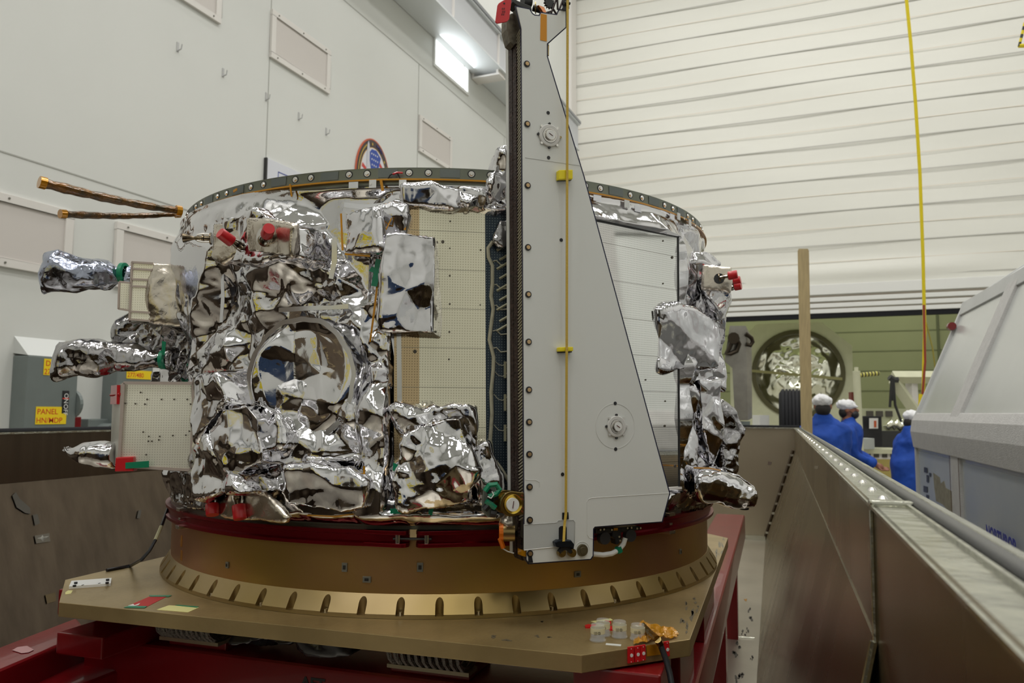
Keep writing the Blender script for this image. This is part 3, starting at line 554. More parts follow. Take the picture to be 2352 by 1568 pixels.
# ================================================================ PEOPLE
def person(px, ptop, d, face, label, armL, armR, mask=False, hue=0, glove=False, lean=(0, 0)):
    top = P(px, ptop, d); H = top[2]; s = H/1.78; base = np.array([top[0]-lean[0], top[1]-lean[1], 0])
    fx = np.array([math.sin(face), math.cos(face), 0]); lx = np.array([-fx[1], fx[0], 0])       # facing, left
    def W(l, f, z):
        k = max(0, (z-.95)/.83); return base+lx*l*s+fx*f*s+ZX*z*s+np.array([lean[0], lean[1], 0])*k
    t = thing('person', label, 'person', tuple(base))
    def chain(mb, pts, rs, n=12):
        P0 = [W(*p) for p in pts]; out = []; ro = []
        for i in range(len(P0)-1):
            for k in range(4): u = k/4; out.append(P0[i]*(1-u)+P0[i+1]*u); ro.append((rs[i]*(1-u)+rs[i+1]*u)*s)
        out.append(P0[-1]); ro.append(rs[-1]*s); mb.tube(out, ro, n)
    def ellip(mb, c, r, n=14):
        V = []; cw = W(*c)
        for i in range(1, n):
            a = math.pi*i/n
            for k in range(n): b = 2*math.pi*k/n; V.append(cw+lx*r[0]*s*math.sin(a)*math.cos(b)+fx*r[1]*s*math.sin(a)*math.sin(b)+ZX*r[2]*s*math.cos(a))
        m_ = len(V); V += [cw+ZX*r[2]*s, cw-ZX*r[2]*s]
        Fs = [(i*n+k, i*n+(k+1) % n, (i+1)*n+(k+1) % n, (i+1)*n+k) for i in range(n-2) for k in range(n)]
        Fs += [(m_, (k+1) % n, k) for k in range(n)]+[(m_+1, (n-2)*n+k, (n-2)*n+(k+1) % n) for k in range(n)]; mb.add(V, Fs)
    B = MB()
    ellip(B, (0, 0, 1.665), (.074, .092, .112)); ellip(B, (0, .035, 1.60), (.055, .06, .06)); ellip(B, (0, .1, 1.645), (.014, .024, .024))   # skull, jaw, nose
    for sgn in (1, -1): ellip(B, (sgn*.078, -.005, 1.65), (.012, .02, .03)); ellip(B, (sgn*.03, .083, 1.672), (.014, .012, .009))
    ellip(B, (0, .088, 1.60), (.025, .012, .008))
    chain(B, [(0, -.01, 1.58), (0, -.01, 1.46)], [.055, .062]); chain(B, [(0, 0, 1.5), (0, 0, 1.38), (0, 0, 1.15), (0, 0, .95)], [.05, .09, .09, .10])
    for sgn in (1, -1): chain(B, [(sgn*.09, 0, .95), (sgn*.1, .01, .5), (sgn*.1, 0, .08)], [.085, .058, .042]); chain(B, [(sgn*.1, -.04, .045), (sgn*.1, .16, .035)], [.045, .038])
    for sgn, arm in ((1, armL), (-1, armR)):
        chain(B, [(sgn*.17, 0, 1.40), arm[0], arm[1]], [.036, .034, .026])
        w = np.array(arm[1]); dvv = w-np.array(arm[0]); dvv /= np.linalg.norm(dvv); sd = np.cross(dvv, (0, 1., .3)); sd /= np.linalg.norm(sd); pn = np.cross(sd, dvv)
        chain(B, [tuple(w), tuple(w+dvv*.05), tuple(w+dvv*.085)], [.026, .034, .03])
        for q, (o_, ln) in enumerate(zip((-.026, -.009, .009, .026), (.065, .078, .072, .055))):
            r0_ = w+dvv*.085+sd*o_; chain(B, [tuple(r0_), tuple(r0_+dvv*ln*.55+pn*.008), tuple(r0_+dvv*ln+pn*.028)], [.0105, .0095, .0085], 8)
        r0_ = w+dvv*.03+sd*-.03; chain(B, [tuple(r0_), tuple(r0_+dvv*.03-sd*.025), tuple(r0_+dvv*.06-sd*.03+pn*.015)], [.012, .011, .009], 8)
    me = bpy.data.meshes.new('b'); me.from_pydata([tuple(map(float, v)) for v in B.V], [], B.F); o = bpy.data.objects.new('b', me); COL.objects.link(o)
    md = o.modifiers.new('r', 'REMESH'); md.mode = 'VOXEL'; md.voxel_size = .009; dg = bpy.context.evaluated_depsgraph_get(); dg.update(); m2 = bpy.data.meshes.new_from_object(o.evaluated_get(dg)); bpy.data.objects.remove(o)
    bd = fin('body', m2, SKIN, t, True)
    if glove:
        m2.materials.append(mat('blue glove', s2l(30, 110, 190), .4)); wr = [W(*armL[1]), W(*armR[1])]
        for pl in m2.polygons:
            c_ = np.array(pl.center[:])
            if min(np.linalg.norm(c_-w_) for w_ in wr) < .2*s and c_[2] < 1.45*s: pl.material_index = 1
    Ct = MB()
    hips = [(0, -.01, 1.575), (0, -.01, 1.53), (0, 0, 1.47), (0, 0, 1.36), (0, 0, 1.1), (0, 0, .9), (0, 0, .6), (0, 0, .45)]; wr_ = [.072, .10, .19, .235, .225, .225, .245, .26]; dr_ = [.072, .085, .12, .15, .155, .16, .18, .19]; V = []; nn = 20
    for (p_, a_, b_) in zip(hips, wr_, dr_):
        for k in range(nn): an = 2*math.pi*k/nn; rip = 1+.03*math.sin(5*an+p_[2]*9); V.append(W(a_*math.cos(an)*rip, b_*math.sin(an)*rip, p_[2]))
    Ct.add(V, [(i*nn+k, i*nn+(k+1) % nn, (i+1)*nn+(k+1) % nn, (i+1)*nn+k) for i in range(len(hips)-1) for k in range(nn)]+[tuple(range(nn)), tuple((len(hips)-1)*nn+k for k in range(nn-1, -1, -1))])
    for sgn, arm in ((1, armL), (-1, armR)): chain(Ct, [(sgn*.14, 0, 1.43), (sgn*.20, 0, 1.39), arm[0], tuple(np.array(arm[0])*.15+np.array(arm[1])*.85)], [.075, .08, .066, .05])
    foil_shape('coat', Ct, BLUEC, t, s=.14, vox=.014, seed=3+int(px), slope=.22, rho=.2, fine=.4, sm=2)
    cp = MB(); ellip(cp, (0, -.012, 1.712), (.098, .115, .07)); chain(cp, [(-.07, .07, 1.69), (0, .105, 1.695), (.07, .07, 1.69)], [.016, .016, .016])
    foil_shape('hair_cover', cp, CAPW, t, s=.03, vox=.008, seed=11, slope=.35, rho=.06)
    hr = MB(); ellip(hr, (0, -.045, 1.625), (.076, .06, .07)); hr.build('hair', HAIR, t, True)
    if mask:
        mk_ = MB(); ellip(mk_, (0, .06, 1.60), (.06, .062, .055)); mk_.build('face_mask', BLACK, t, True)
        for sgn in (1, -1): MB().tube([W(sgn*.055, .06, 1.61), W(sgn*.08, .0, 1.655)], .003, 5).build('mask_loop', BLACK, t)
    return t
A0 = -YAW
person(1889, 905, 8.5, A0+.35, 'person in blue coat and white cap seen from behind beside the board', ((.2, .05, 1.12), (.14, .22, .95)), ((-.2, .05, 1.12), (-.14, .22, .95)))
person(1947, 917, 9.6, A0+2.0, 'person in blue coat with black face mask looking down to the right', ((.21, .06, 1.14), (.1, .28, 1.02)), ((-.21, .06, 1.14), (-.1, .28, 1.02)), mask=True)
pp = person(2098, 942, 9.3, A0+1.35, 'person in blue coat and blue gloves bending by the white lid', ((.22, .08, 1.16), (.12, .33, 1.18)), ((-.22, .08, 1.16), (-.12, .33, 1.16)), glove=True, lean=(.1, .05))
# ================================================================ SHIPPING CONTAINER (open tub)
ct = thing('container_tub', 'open brushed-steel shipping container tub around the spacecraft', 'shipping container', tuple(LT(-1.5, 4, .2)))
ZR0, ZR1 = 1.54, 1.50; TE = 8.25; TN = -1.6; FZ = .41
lw0, lw1 = .108, .196                                       # inner face of the right wall, near and far
def rl(t): return lw0+(lw1-lw0)*(t-.44)/(TE-.44)
def rz(t): return ZR0+(ZR1-ZR0)*(t-.44)/(TE-.44)
LWL = -3.1
# floor
MB().prism([LT(LWL, TN, FZ-.04), LT(.25, TN, FZ-.04), LT(.3, TE+.1, FZ-.04), LT(LWL, TE+.1, FZ-.04)], (0, 0, .04)).build('tub_floor', mat('worn floor steel', s2l(188, 182, 168), .34, .75, var=.14, vscale=3, bump=.05), ct)
# right wall upper, from the vertical seam backwards
t1 = 1.08
zc0 = 1.28; zc1 = 1.375
def quad(nm, pts, m_, th=.004, n_=None):
    return MB().prism(pts, np.array(n_ if n_ is not None else BX)*th).build(nm, m_, ct)
quad('side_panel', [LT(rl(t1), t1, rz(t1)), LT(rl(TE), TE, rz(TE)), LT(rl(TE), TE, zc0), LT(rl(t1), t1, 1.10)], STEEL)
def strip2(nm, top, bot, m_, th=.004):
    n_ = len(top); V = list(top)+list(bot)+[p+BX*th for p in top]+[p+BX*th for p in bot]; Fs = []
    for i in range(n_-1): Fs += [(i, i+1, n_+i+1, n_+i), (2*n_+i, 3*n_+i, 3*n_+i+1, 2*n_+i+1), (i, 2*n_+i, 2*n_+i+1, i+1), (n_+i, n_+i+1, 3*n_+i+1, 3*n_+i)]
    Fs += [(0, n_, 3*n_, 2*n_), (n_-1, 3*n_-1, 4*n_-1, 2*n_-1)]
    return MB().add(V, Fs).build(nm, m_, ct)
ts_ = np.linspace(t1, TE, 9); B1z = 1.372
strip2('inclined_panel', [LT(rl(t)-.003, t, B1z+(1.285-B1z)*(t-t1)/(TE-t1)) for t in ts_], [LT(-.10, t, FZ) for t in ts_], STEEL)
quad('side_panel', [LT(rl(TN), TN, rz(TN)), LT(rl(t1), t1, rz(t1)), LT(rl(t1), t1, FZ), LT(rl(TN), TN, FZ)], STEEL)
# weld beads
MB().tube([LT(rl(t1)-.001, t1, rz(t1)-.006), LT(rl(t1)-.002, t1, B1z)], .0035, 8).build('weld_bead', RIMM, ct, True)
MB().tube([LT(rl(t1)-.004, t1, B1z), LT(-.10, t1, FZ)], .005, 8).build('weld_bead', RIMM, ct, True)
cr0 = LT(rl(TE)-.02, TE-.02, 1.29); cr1 = LT(-.10, TE-.02, FZ+.03)
MB().tube([cr0, cr1], .016, 6).build('corner_strip', STEELD, ct)
for k in range(9): q = cr0+(cr1-cr0)*(k+.5)/9; MB().box(q+np.array([.01, -.02, 0]), (.04, .03, .02)).build('corner_tab', RIMM, ct)
# rim: inner flat, channel with seal bulb, outer flat
def sweep(nm, prof, m_, ta=TN, tb=TE+.1, smooth=True):
    mbb = MB(); n_ = len(prof); V = []
    ts = np.linspace(ta, tb, 24)
    for t in ts:
        for (l, z) in prof: V.append(LT(rl(t)+l, t, rz(t)+z))
    mbb.add(V, [(i*n_+k, i*n_+(k+1) % n_, (i+1)*n_+(k+1) % n_, (i+1)*n_+k) for i in range(len(ts)-1) for k in range(n_)]+[tuple(range(n_)), tuple((len(ts)-1)*n_+k for k in range(n_-1, -1, -1))])
    return mbb.build(nm, m_, ct, smooth, ang=30)
sweep('rim_ledge', [(-.003, -.004), (-.003, .0), (.042, 0), (.042, -.004)], RIMM)
sweep('rim_channel', [(.036, -.012), (.036, .004), (.040, .004), (.042, -.010), (.060, -.010), (.060, -.014)], RIMM)
circ = [(.052+.0085*math.cos(a), .001+.0085*math.sin(a)) for a in np.linspace(0, 2*math.pi, 14)[:-1]]
sweep('seal_bulb', circ, mat('grey rubber seal', (.06, .06, .062), .35))
sweep('rim_outer_lip', [(.061, -.03), (.061, .002), (.064, .005), (.075, .003), (.075, -.03)], RIMM)
m = MB(); m.prism([LT(rl(TN)+.004, TN, .3), LT(rl(TE)+.004, TE, .3), LT(rl(TE)+.004, TE, rz(TE)-.004), LT(rl(TN)+.004, TN, rz(TN)-.004)], BX*.066); m.build('outer_shell', STEELD, ct)
for k in range(24):
    t = t1+.10+k*.13*(1+k*.05)
    if t > 7.9: break
    MB().cyl(LT(rl(t)+.022, t, rz(t)), LT(rl(t)+.022, t, rz(t)+.004), .0075, .004, n=10).build('rivet', SILV, ct, True)
q = t1; MB().box(LT(rl(q)+.02, q, rz(q)+.003), (.05, .02, .008), BX, AX).build('weld_bead', RIMM, ct, bevel=.003)
# rear wall
q0 = LT(LWL, TE, 0)*[1, 1, 0]; 
m = MB().prism([LT(LWL, TE, FZ), LT(rl(TE)+.07, TE, FZ), LT(rl(TE)+.07, TE, ZR1), LT(LWL, TE, ZR1)], AX*.07); m.build('rear_panel', mat('satin rear steel', s2l(182, 172, 152), .33, .9, var=.08, vscale=1.5), ct)
m = MB().prism([LT(LWL, TE-.03, ZR1), LT(rl(TE)+.08, TE-.03, ZR1), LT(rl(TE)+.08, TE+.12, ZR1), LT(LWL, TE+.12, ZR1)], (0, 0, .012)); m.build('rear_rim', RIMM, ct)
MB().tube([LT(LWL, TE+.04, ZR1+.02), LT(rl(TE)+.05, TE+.04, ZR1+.02)], .012, 8).build('seal_bulb', RUBBER, ct, True)
MB().prism([LT(-1.0, TE-.04, FZ), LT(-.1, TE-.04, FZ), LT(-.1, TE-.04, FZ+.04), LT(-1.0, TE-.04, FZ+.04)], AX*.04).build('rear_foot_strip', RIMM, ct)
for px in [(1768, 1067), (1774, 1064), (1875, 1072)]:
    pass
# left wall
m = MB().prism([LT(LWL, TN, 1.335), LT(LWL, TE, 1.32), LT(LWL, TE, ZR0), LT(LWL, TN, ZR0)], -BX*.07); m.build('left_upper_panel', STEELD, ct)
m = MB().prism([LT(LWL+.004, TN, 1.337), LT(LWL+.004, TE, 1.322), LT(LWL+.33, TE, FZ), LT(LWL+.33, TN, FZ)], -BX*.07); m.build('left_lower_panel', STEELD, ct)
m = MB().prism([LT(LWL-.09, TN, ZR0), LT(LWL+.012, TN, ZR0), LT(LWL+.012, TE, ZR0), LT(LWL-.09, TE, ZR0)], (0, 0, .008)); m.build('left_rim', RIMM, ct)
MB().tube([LT(LWL-.03, TN, ZR0+.012), LT(LWL-.03, TE, ZR0+.012)], .012, 8).build('seal_bulb', RUBBER, ct, True)
MB().prism([LT(LWL, TN, FZ), LT(rl(TN), TN, FZ), LT(rl(TN), TN, ZR0), LT(LWL, TN, ZR0)], -AX*.07).build('front_panel', STEELD, ct)
MB().prism([LT(LWL+.2, TN+.3, .0), LT(0, TN+.3, .0), LT(0, TE-.3, .0), LT(LWL+.2, TE-.3, .0)], (0, 0, FZ-.04)).build('container_base', STEELD, ct)
# tape squares, residue patches on the steel and floor
def lpatch(nm, pix, m_, z=FZ+.001): MB().prism([onz(x, y, z) for x, y in pix], (0, 0, .001)).build(nm, m_, ct)
rs = random.Random(3)
for (x, y, r_) in [(1722, 1400, 6), (1727, 1425, 8), (1708, 1452, 7), (1695, 1478, 9), (1688, 1500, 10), (1727, 1512, 6), (1700, 1545, 13), (1693, 1562, 11), (1716, 1446, 6)]:
    for _ in range(4):
        u, v = x+r_*.6*rs.uniform(-1, 1), y+r_*rs.uniform(-1, 1); q = r_*rs.uniform(.3, .6)
        lpatch('residue_patch', [(u+q*rs.uniform(.35, 1.2)*math.cos(a)*.8, v+q*rs.uniform(.35, 1.2)*math.sin(a)) for a in np.linspace(0, 6.28, 10)[:-1]], STAIN)
lpatch('amber_scrap', [(1684, 1405), (1692, 1400), (1695, 1409), (1688, 1414)], KAPT); lpatch('amber_scrap', [(1708, 1376), (1716, 1375), (1714, 1381)], KAPT)
q = [onz(1664, 1462, FZ), onz(1733, 1466, FZ)]; MB().tube(q, .006, 8).build('weld_bead', RIMM, ct, True)
def wpatch(nm, pix, m_, l=LWL+.17):
    nn = np.cross(LT(LWL+.33, 0, FZ)-LT(LWL+.004, 0, 1.337), AX); nn /= np.linalg.norm(nn)
    if nn @ BX < 0: nn = -nn
    p0 = LT(LWL+.004, 0, 1.337); MB().prism([onp(x, y, p0+nn*.002, nn) for x, y in pix], nn*.001).build(nm, m_, ct)
wpatch('residue_patch', [(28, 1138), (36, 1130), (45, 1145), (68, 1165), (70, 1180), (58, 1178), (38, 1165)], STAIN); wpatch('residue_patch', [(75, 1182), (86, 1180), (91, 1202), (80, 1206)], STAIN)
wpatch('tape_square', [(79, 1230), (113, 1224), (115, 1243), (83, 1248)], mat('tape square', s2l(110, 104, 96), .15, .8)); wpatch('tape_star', [(84, 1236), (94, 1233), (97, 1228), (100, 1232), (112, 1231), (102, 1237), (98, 1243), (94, 1238)], SILV)
wpatch('residue_patch', [(104, 1366), (127, 1360), (128, 1380), (108, 1386)], mat('brown tape', s2l(86, 70, 40), .5)); wpatch('residue_patch', [(318, 1172), (325, 1170), (321, 1190), (314, 1190)], STAIN)
rp = AX*TE
for x, y in [(1768, 1063), (1690, 1300-1235+1020)]:
    pass
MB().prism([onp(x, y, rp-AX*.002, AX) for x, y in [(1764, 1059), (1773, 1061), (1771, 1068), (1763, 1067)]], -AX*.002).build('tape_square', SILV, ct)
MB().prism([onp(x, y, BX*(rl(3)-.003), BX) for x, y in [(1872, 1069), (1880, 1070), (1879, 1077), (1871, 1076)]], -BX*.001).build('tape_square', SILV, ct)
# ================================================================ CONTAINER LID standing to the right
ld = thing('transport_hood', 'white weathered container lid with chamfered sides at the right edge', 'container lid', tuple(LT(1.6, 4, 0)))
L1 = 1.2; LE = 7.76; LS = -1.0
pr = [(L1, .35), (L1, 1.44), (L1-.03, 1.50), (L1, 1.60), (1.62, 2.602), (2.089, 2.92), (3.9, 2.92), (3.9, .35)]
MB().prism([LT(l, LE, z) for l, z in pr], AX*(LS-LE)).build('lid_shell', LIDP, ld)
prf = [(L1-.02, .35), (L1-.02, 1.44), (L1-.045, 1.50), (L1-.025, 1.61), (1.605, 2.62), (2.08, 2.945), (2.2, 2.945)]
inn = [(L1+.02, .35), (L1+.02, 1.44), (L1+.02, 1.50), (L1+.03, 1.60), (1.64, 2.58), (2.11, 2.89), (2.2, 2.89)]
def rib(t, w, nm='lid_rib', m_=LIDR):
    m = MB()
    m.prism([LT(l, t, z) for l, z in prf]+[LT(l, t, z) for l, z in reversed(inn)], -AX*w); return m.build(nm, m_, ld, bevel=.004)
rib(LE+.01, .06, m_=LIDM); rib(6.28, .26); rib(4.2, .26); rib(2.2, .26); rib(.3, .26)
m = MB(); m.prism([LT(L1-.03, LE, 1.36), LT(L1+.02, LE, 1.36), LT(L1+.02, LE, 1.66), LT(L1+.0, LE, 1.66), LT(L1-.035, LE, 1.60), LT(L1-.05, LE, 1.5)], AX*(LS-LE)); m.build('waist_rail', LIDR, ld, bevel=.006)
m = MB(); m.prism([LT(1.57, LE, 2.52), LT(1.62, LE, 2.50), LT(1.66, LE, 2.66), LT(1.60, LE, 2.63)], AX*(LS-LE)); m.build('shoulder_rail', LIDM, ld, bevel=.004)
m = MB(); m.prism([LT(1.64, LE, 2.63), LT(2.06, LE, 2.92), LT(2.07, LE, 2.90), LT(1.66, LE, 2.60)], AX*(LS-LE)); m.build('roof_edge', LIDM, ld)
for z0_, z1_ in ((.4, 1.33),):
    for ta, tb in ((LE-.1, 6.33), (5.98, 4.25), (3.9, 2.25)):
        MB().prism([LT(L1-.004, ta, z0_), LT(L1-.004, tb, z0_), LT(L1-.004, tb, z1_), LT(L1-.004, ta, z1_)], BX*.004).build('side_panel', mat('blue-grey aged panel', s2l(176, 184, 192), .3, .25, var=.2, vscale=1.3, col2=s2l(196, 200, 198)), ld)
for t_ in (6.31, 6.03, 4.23, 3.95):
    MB().prism([LT(L1-.022, t_, .4), LT(L1-.022, t_-.008, .4), LT(L1-.022, t_-.008, 1.36), LT(L1-.022, t_, 1.36)], BX*.002).build('rust_line', mat('rust', s2l(96, 70, 56), .7), ld)
def lidpx(nm, pix, m_, off=.006): MB().prism([onl(x, y, L1-off) for x, y in pix], BX*.001).build(nm, m_, ld)
GLUE = mat('old glue', s2l(150, 144, 124), .6, var=.3, vscale=20)
lidpx('glue_patch', [(2143, 1085), (2158, 1096), (2160, 1110), (2168, 1104), (2172, 1120), (2190, 1130), (2197, 1144), (2197, 1190), (2180, 1175), (2165, 1158), (2150, 1150), (2146, 1120)], GLUE)
for px in [(2122, 1072, 8, 14), (2128, 1090, 5, 18), (2121, 1115, 9, 16), (2127, 1135, 6, 10), (2134, 1085, 4, 10)]:
    x, y, w, h = px; lidpx('worn_lettering', [(x, y), (x+w, y+w*.3), (x+w, y+h), (x, y+h-2)], DARK, .008)
p = onl(2266, 1243, L1-.026); text('NORTHROP', .115, p+ZX*.018, -AX, ZX, mat('faded blue ink', s2l(54, 60, 140), .6), ld, bold=.004, sx=.95)
m = MB(); m.lathe(LT(1.50, LE-.02, 2.42), -AX, [(.0001, 0), (.035, 0), (.035, .07), (.0001, .07)], 12); m.build('marker_light', REDP, ld)
# ================================================================ RED CRADLE
cd = thing('red_cradle', 'glossy red welded steel cradle carrying the tan base plate', 'support frame', tuple(LT(-1, 2.3, FZ)))
BZ = 1.0
def zp(x, y, z=BZ): return onz(x, y, z)
m = MB(); m.prism([LT(-.187, 5.33, BZ), LT(-.367, 5.33, BZ), LT(-.367, .9, BZ), LT(-.187, .9, BZ)], (0, 0, -.155)); m.build('side_beam', REDP, cd, bevel=.014, seg=3, smooth=True)
m = MB(); m.prism([LT(-1.75, 5.33, BZ), LT(-1.57, 5.33, BZ), LT(-1.57, 1.3, BZ), LT(-1.75, 1.3, BZ)], (0, 0, -.155)); m.build('side_beam', REDP, cd, bevel=.014, seg=3, smooth=True)
for t in (1.3, 2.4, 3.5, 4.6): MB().prism([LT(-.21, t, BZ-.155), LT(-.35, t, BZ-.155), LT(-.35, t+.1, BZ-.155), LT(-.21, t+.1, BZ-.155)], (0, 0, -(BZ-.155-FZ))).build('beam_leg', REDP, cd); MB().prism([LT(-1.73, t, BZ-.155), LT(-1.59, t, BZ-.155), LT(-1.59, t+.1, BZ-.155), LT(-1.73, t+.1, BZ-.155)], (0, 0, -(BZ-.155-FZ))).build('beam_leg', REDP, cd)
# front cross beam (top edge read at 1.05 m) and angled left arm
f0 = onz(192, 1462, 1.07); f1 = onz(560, 1508, 1.07); dirf = (f1-f0)/np.linalg.norm(f1-f0); f2 = f0+dirf*1.42; bk = np.array([-dirf[1], dirf[0], 0])
m = MB(); m.prism([f0, f2, f2+bk*.16, f0+bk*.16], (0, 0, -.22)); m.build('front_beam', REDP, cd, bevel=.012, seg=3, smooth=True)
text('AFT', .036, f0+dirf*.645-ZX*.052+np.array(-bk)*.001, dirf, ZX, BLACK, cd, bold=.0012)
a0 = [onz(-140, 1540, 1.07), onz(0, 1484, 1.07), onz(177, 1416, 1.07), onz(205, 1450, 1.07), onz(0, 1537, 1.07), onz(-140, 1606, 1.07)]
m = MB(); m.prism(a0, (0, 0, -.22)); m.build('corner_arm', REDP, cd, bevel=.012, seg=3, smooth=True)
m = MB(); m.prism([f0+bk*.16, f0+bk*.16+dirf*.2, f0+bk*1.6+dirf*.2, f0+bk*1.6], (0, 0, -.2)); m.build('left_beam', REDP, cd, bevel=.012)
m = MB(); m.prism([f0+bk*.5, f2+bk*.5, f2+bk*.62, f0+bk*.62], (0, 0, -.2)); m.build('cross_beam', REDP, cd)
def pad(p, w, d, z0, z1, nm='pad_block'): return MB().prism([p, p+dirf*w, p+dirf*w+bk*d, p+bk*d], (0, 0, z1-z0)).build(nm, REDP, cd, bevel=.004)
def atz(v, z): v = np.array(v, float); v[2] = z; return v
pad(atz(onz(133, 1402, 1.17), 1.07), .14, .25, 1.07, 1.12); pad(atz(onz(131, 1412, 1.12), 1.12), .12, .2, 1.12, 1.185)
pad(atz(f0+dirf*.25+bk*.02, 1.07), .17, .14, 1.07, 1.10); pad(atz(f0+dirf*.86+bk*.02, 1.07), .19, .14, 1.07, 1.10)
for t, tt in ((2.35, 2.75), (1.75, 2.05), (1.45, 1.6)):
    MB().prism([LT(-.20, t, BZ), LT(-.20, tt, BZ), LT(-.36, tt, BZ), LT(-.36, t, BZ)], (0, 0, .185)).build('pad_block', REDP, cd, bevel=.004)
m = MB(); m.prism([a0[0]+[0, 0, -.22], a0[1]+[0, 0, -.22], a0[1]+np.array([0, .2, -.22]), a0[0]+np.array([0, .2, -.22])], (0, 0, -(1.07-.22-FZ))); m.build('arm_leg', REDP, cd)
m = MB(); m.prism([f0+dirf*.1-ZX*.22, f0+dirf*.3-ZX*.22, f0+dirf*.3-ZX*.22+bk*.14, f0+dirf*.1-ZX*.22+bk*.14], (0, 0, -(1.07-.22-FZ))); m.build('arm_leg', REDP, cd)
wpx = [onz(x, y, 1.0712) for x, y in [(28, 1493), (40, 1486), (62, 1483), (78, 1492), (66, 1498), (50, 1500)]]; MB().prism(wpx, (0, 0, .0006)).build('scuffed_paint', mat('scuff', s2l(170, 130, 130), .7), cd)
# wire rope isolators
def isolator(p, w, lab):
    t = thing('wire_rope_isolator', lab, 'isolator', tuple(p), 'wire rope isolators under the base plate')
    p = p-bk*.075-ZX*.006
    MB().prism([p, p+dirf*w, p+dirf*w+bk*.05, p+bk*.05], (0, 0, .008)).build('lower_bar', mat('isolator bar', s2l(150, 140, 120), .4, .7), t)
    MB().prism([p+ZX*.076, p+dirf*w+ZX*.076, p+dirf*w+bk*.05+ZX*.076, p+bk*.05+ZX*.076], (0, 0, .007)).build('upper_bar', mat('isolator bar', (1, 1, 1)), t)
    nl = 11; pts = []
    for k in range(nl*14+1):
        a = 2*math.pi*k/14; pts.append(p+dirf*(w*(.04+.92*k/(nl*14)))+bk*(.025+.05*math.cos(a))+ZX*(.044+.036*math.sin(a)))
    MB().tube(pts, .0055, 6).build('wire_coil', mat('wire rope', s2l(120, 116, 112), .35, 1, bump=.6, bscale=300), t, True)
isolator(atz(f0+dirf*.27+bk*.04, 1.104), .17, 'coiled wire rope isolator under the plate, nearest the left corner'); isolator(atz(f0+dirf*.88+bk*.04, 1.104), .19, 'coiled wire rope isolator under the plate, right of the AFT lettering')
m = MB(); q = atz(f0+dirf*.5+bk*.05, 1.105); m.box(q+dirf*.12+ZX*.02, (.34, .14, .05), dirf, bk)
tag(foil_shape('plastic_sheet', m, mat('black film', (.03, .03, .035), .18, .2), None, s=.05, vox=.008, seed=21, slope=.5), 'crumpled dark plastic sheet stuffed between cradle and plate', 'plastic sheet')
# ================================================================ BASE PLATE AND ADAPTER
PZ = 1.22
pc = [(-1.52, 1.383), (-.332, 1.403), (-.16, 1.568), (-.158, 2.856), (-.32, 3.03), (-1.53, 3.03), (-1.705, 2.86), (-1.705, 1.566)]
bp = MB().prism([LT(l, t, PZ-.031) for l, t in pc], (0, 0, .031)).build('base_plate', PLATEM, bevel=.0012); tag(bp, 'tan octagonal metal base plate under the ring adapter', 'plate')
ad = thing('ring_adapter', 'gold-green conical ring adapter with slotted foot flange', 'adapter ring', tuple(CC+ZX*PZ))
ZA = 1.366
IRID = mat('iridite gold', s2l(184, 152, 84), .36, .85, vscale=2.2, col2=s2l(178, 132, 104), bump=.03, bscale=150, rvar=.08)
MB().lathe(CC, ZX, [(RR, 1.262), (RR, ZA+.012), (RR-.012, ZA+.012), (RR-.012, 1.262)], 160, closed=True).build('adapter_wall', IRID, ad, True)
RF = .812
me = MB().lathe(CC, ZX, [(RR-.02, 1.2655), (RR+.001, 1.2655), (RF, 1.229), (RF+.001, 1.2205), (RR-.06, 1.2205), (RR-.06, 1.24)], 240, closed=True)
fo = me.build('foot_flange', mat('iridite light', s2l(170, 148, 108), .36, .85, vscale=3.5, col2=s2l(156, 134, 84), rvar=.05), ad, True, ang=25)
cut = MB(); NS = 62; thf = theta(918, 1400, RF)
for k in range(NS):
    th = thf+2*math.pi*k/NS; rv = rad(th); tv = np.array([-rv[1], rv[0], 0]); w = .0088; V = []
    c0 = CC+rv*(RF-.0115)
    pts = [c0+tv*(w*math.cos(a))+rv*(w*math.sin(a)) for a in np.linspace(math.pi, 2*math.pi, 8)]
    pts = [c0+rv*.02+tv*w, c0+rv*.02-tv*w]+[c0+tv*(w*math.cos(a))+rv*(w*math.sin(a)) for a in np.linspace(math.pi, 2*math.pi, 9)]
    cut.prism([q+ZX*1.226 for q in pts], (0, 0, .06))
cm = bpy.data.meshes.new('c'); cm.from_pydata([tuple(map(float, v)) for v in cut.V], [], cut.F); bmc = bmesh.new(); bmc.from_mesh(cm); bmesh.ops.recalc_face_normals(bmc, faces=bmc.faces); bmc.to_mesh(cm); bmc.free()
co = bpy.data.objects.new('c', cm); COL.objects.link(co)
tmp = bpy.data.objects.new('t', fo.data.copy()); COL.objects.link(tmp); md = tmp.modifiers.new('b', 'BOOLEAN'); md.object = co; md.operation = 'DIFFERENCE'; md.solver = 'EXACT'
dg = bpy.context.evaluated_depsgraph_get(); dg.update(); nm_ = bpy.data.meshes.new_from_object(tmp.evaluated_get(dg))
if len(nm_.polygons) > 200: fo.data = nm_
for p_ in fo.data.polygons: p_.use_smooth = True
fo.data.set_sharp_from_angle(angle=math.radians(25))
bpy.data.objects.remove(tmp); bpy.data.objects.remove(co)
b0 = None
for k in range(0, NS, 2):
    th = thf+2*math.pi*k/NS; rv = rad(th)
    if b0 is None:
        b0 = MB().cyl(cyl(th, RF-.0095, 1.226), cyl(th, RF-.0095, 1.2325), .0045, n=8).build('flange_bolt', SILV, ad); th_b = th
    else:
        c_ = b0.copy(); COL.objects.link(c_); c_.matrix_basis = Matrix.Translation(tuple(CC)) @ Matrix.Rotation(th-th_b, 4, 'Z') @ Matrix.Translation(tuple(-CC))
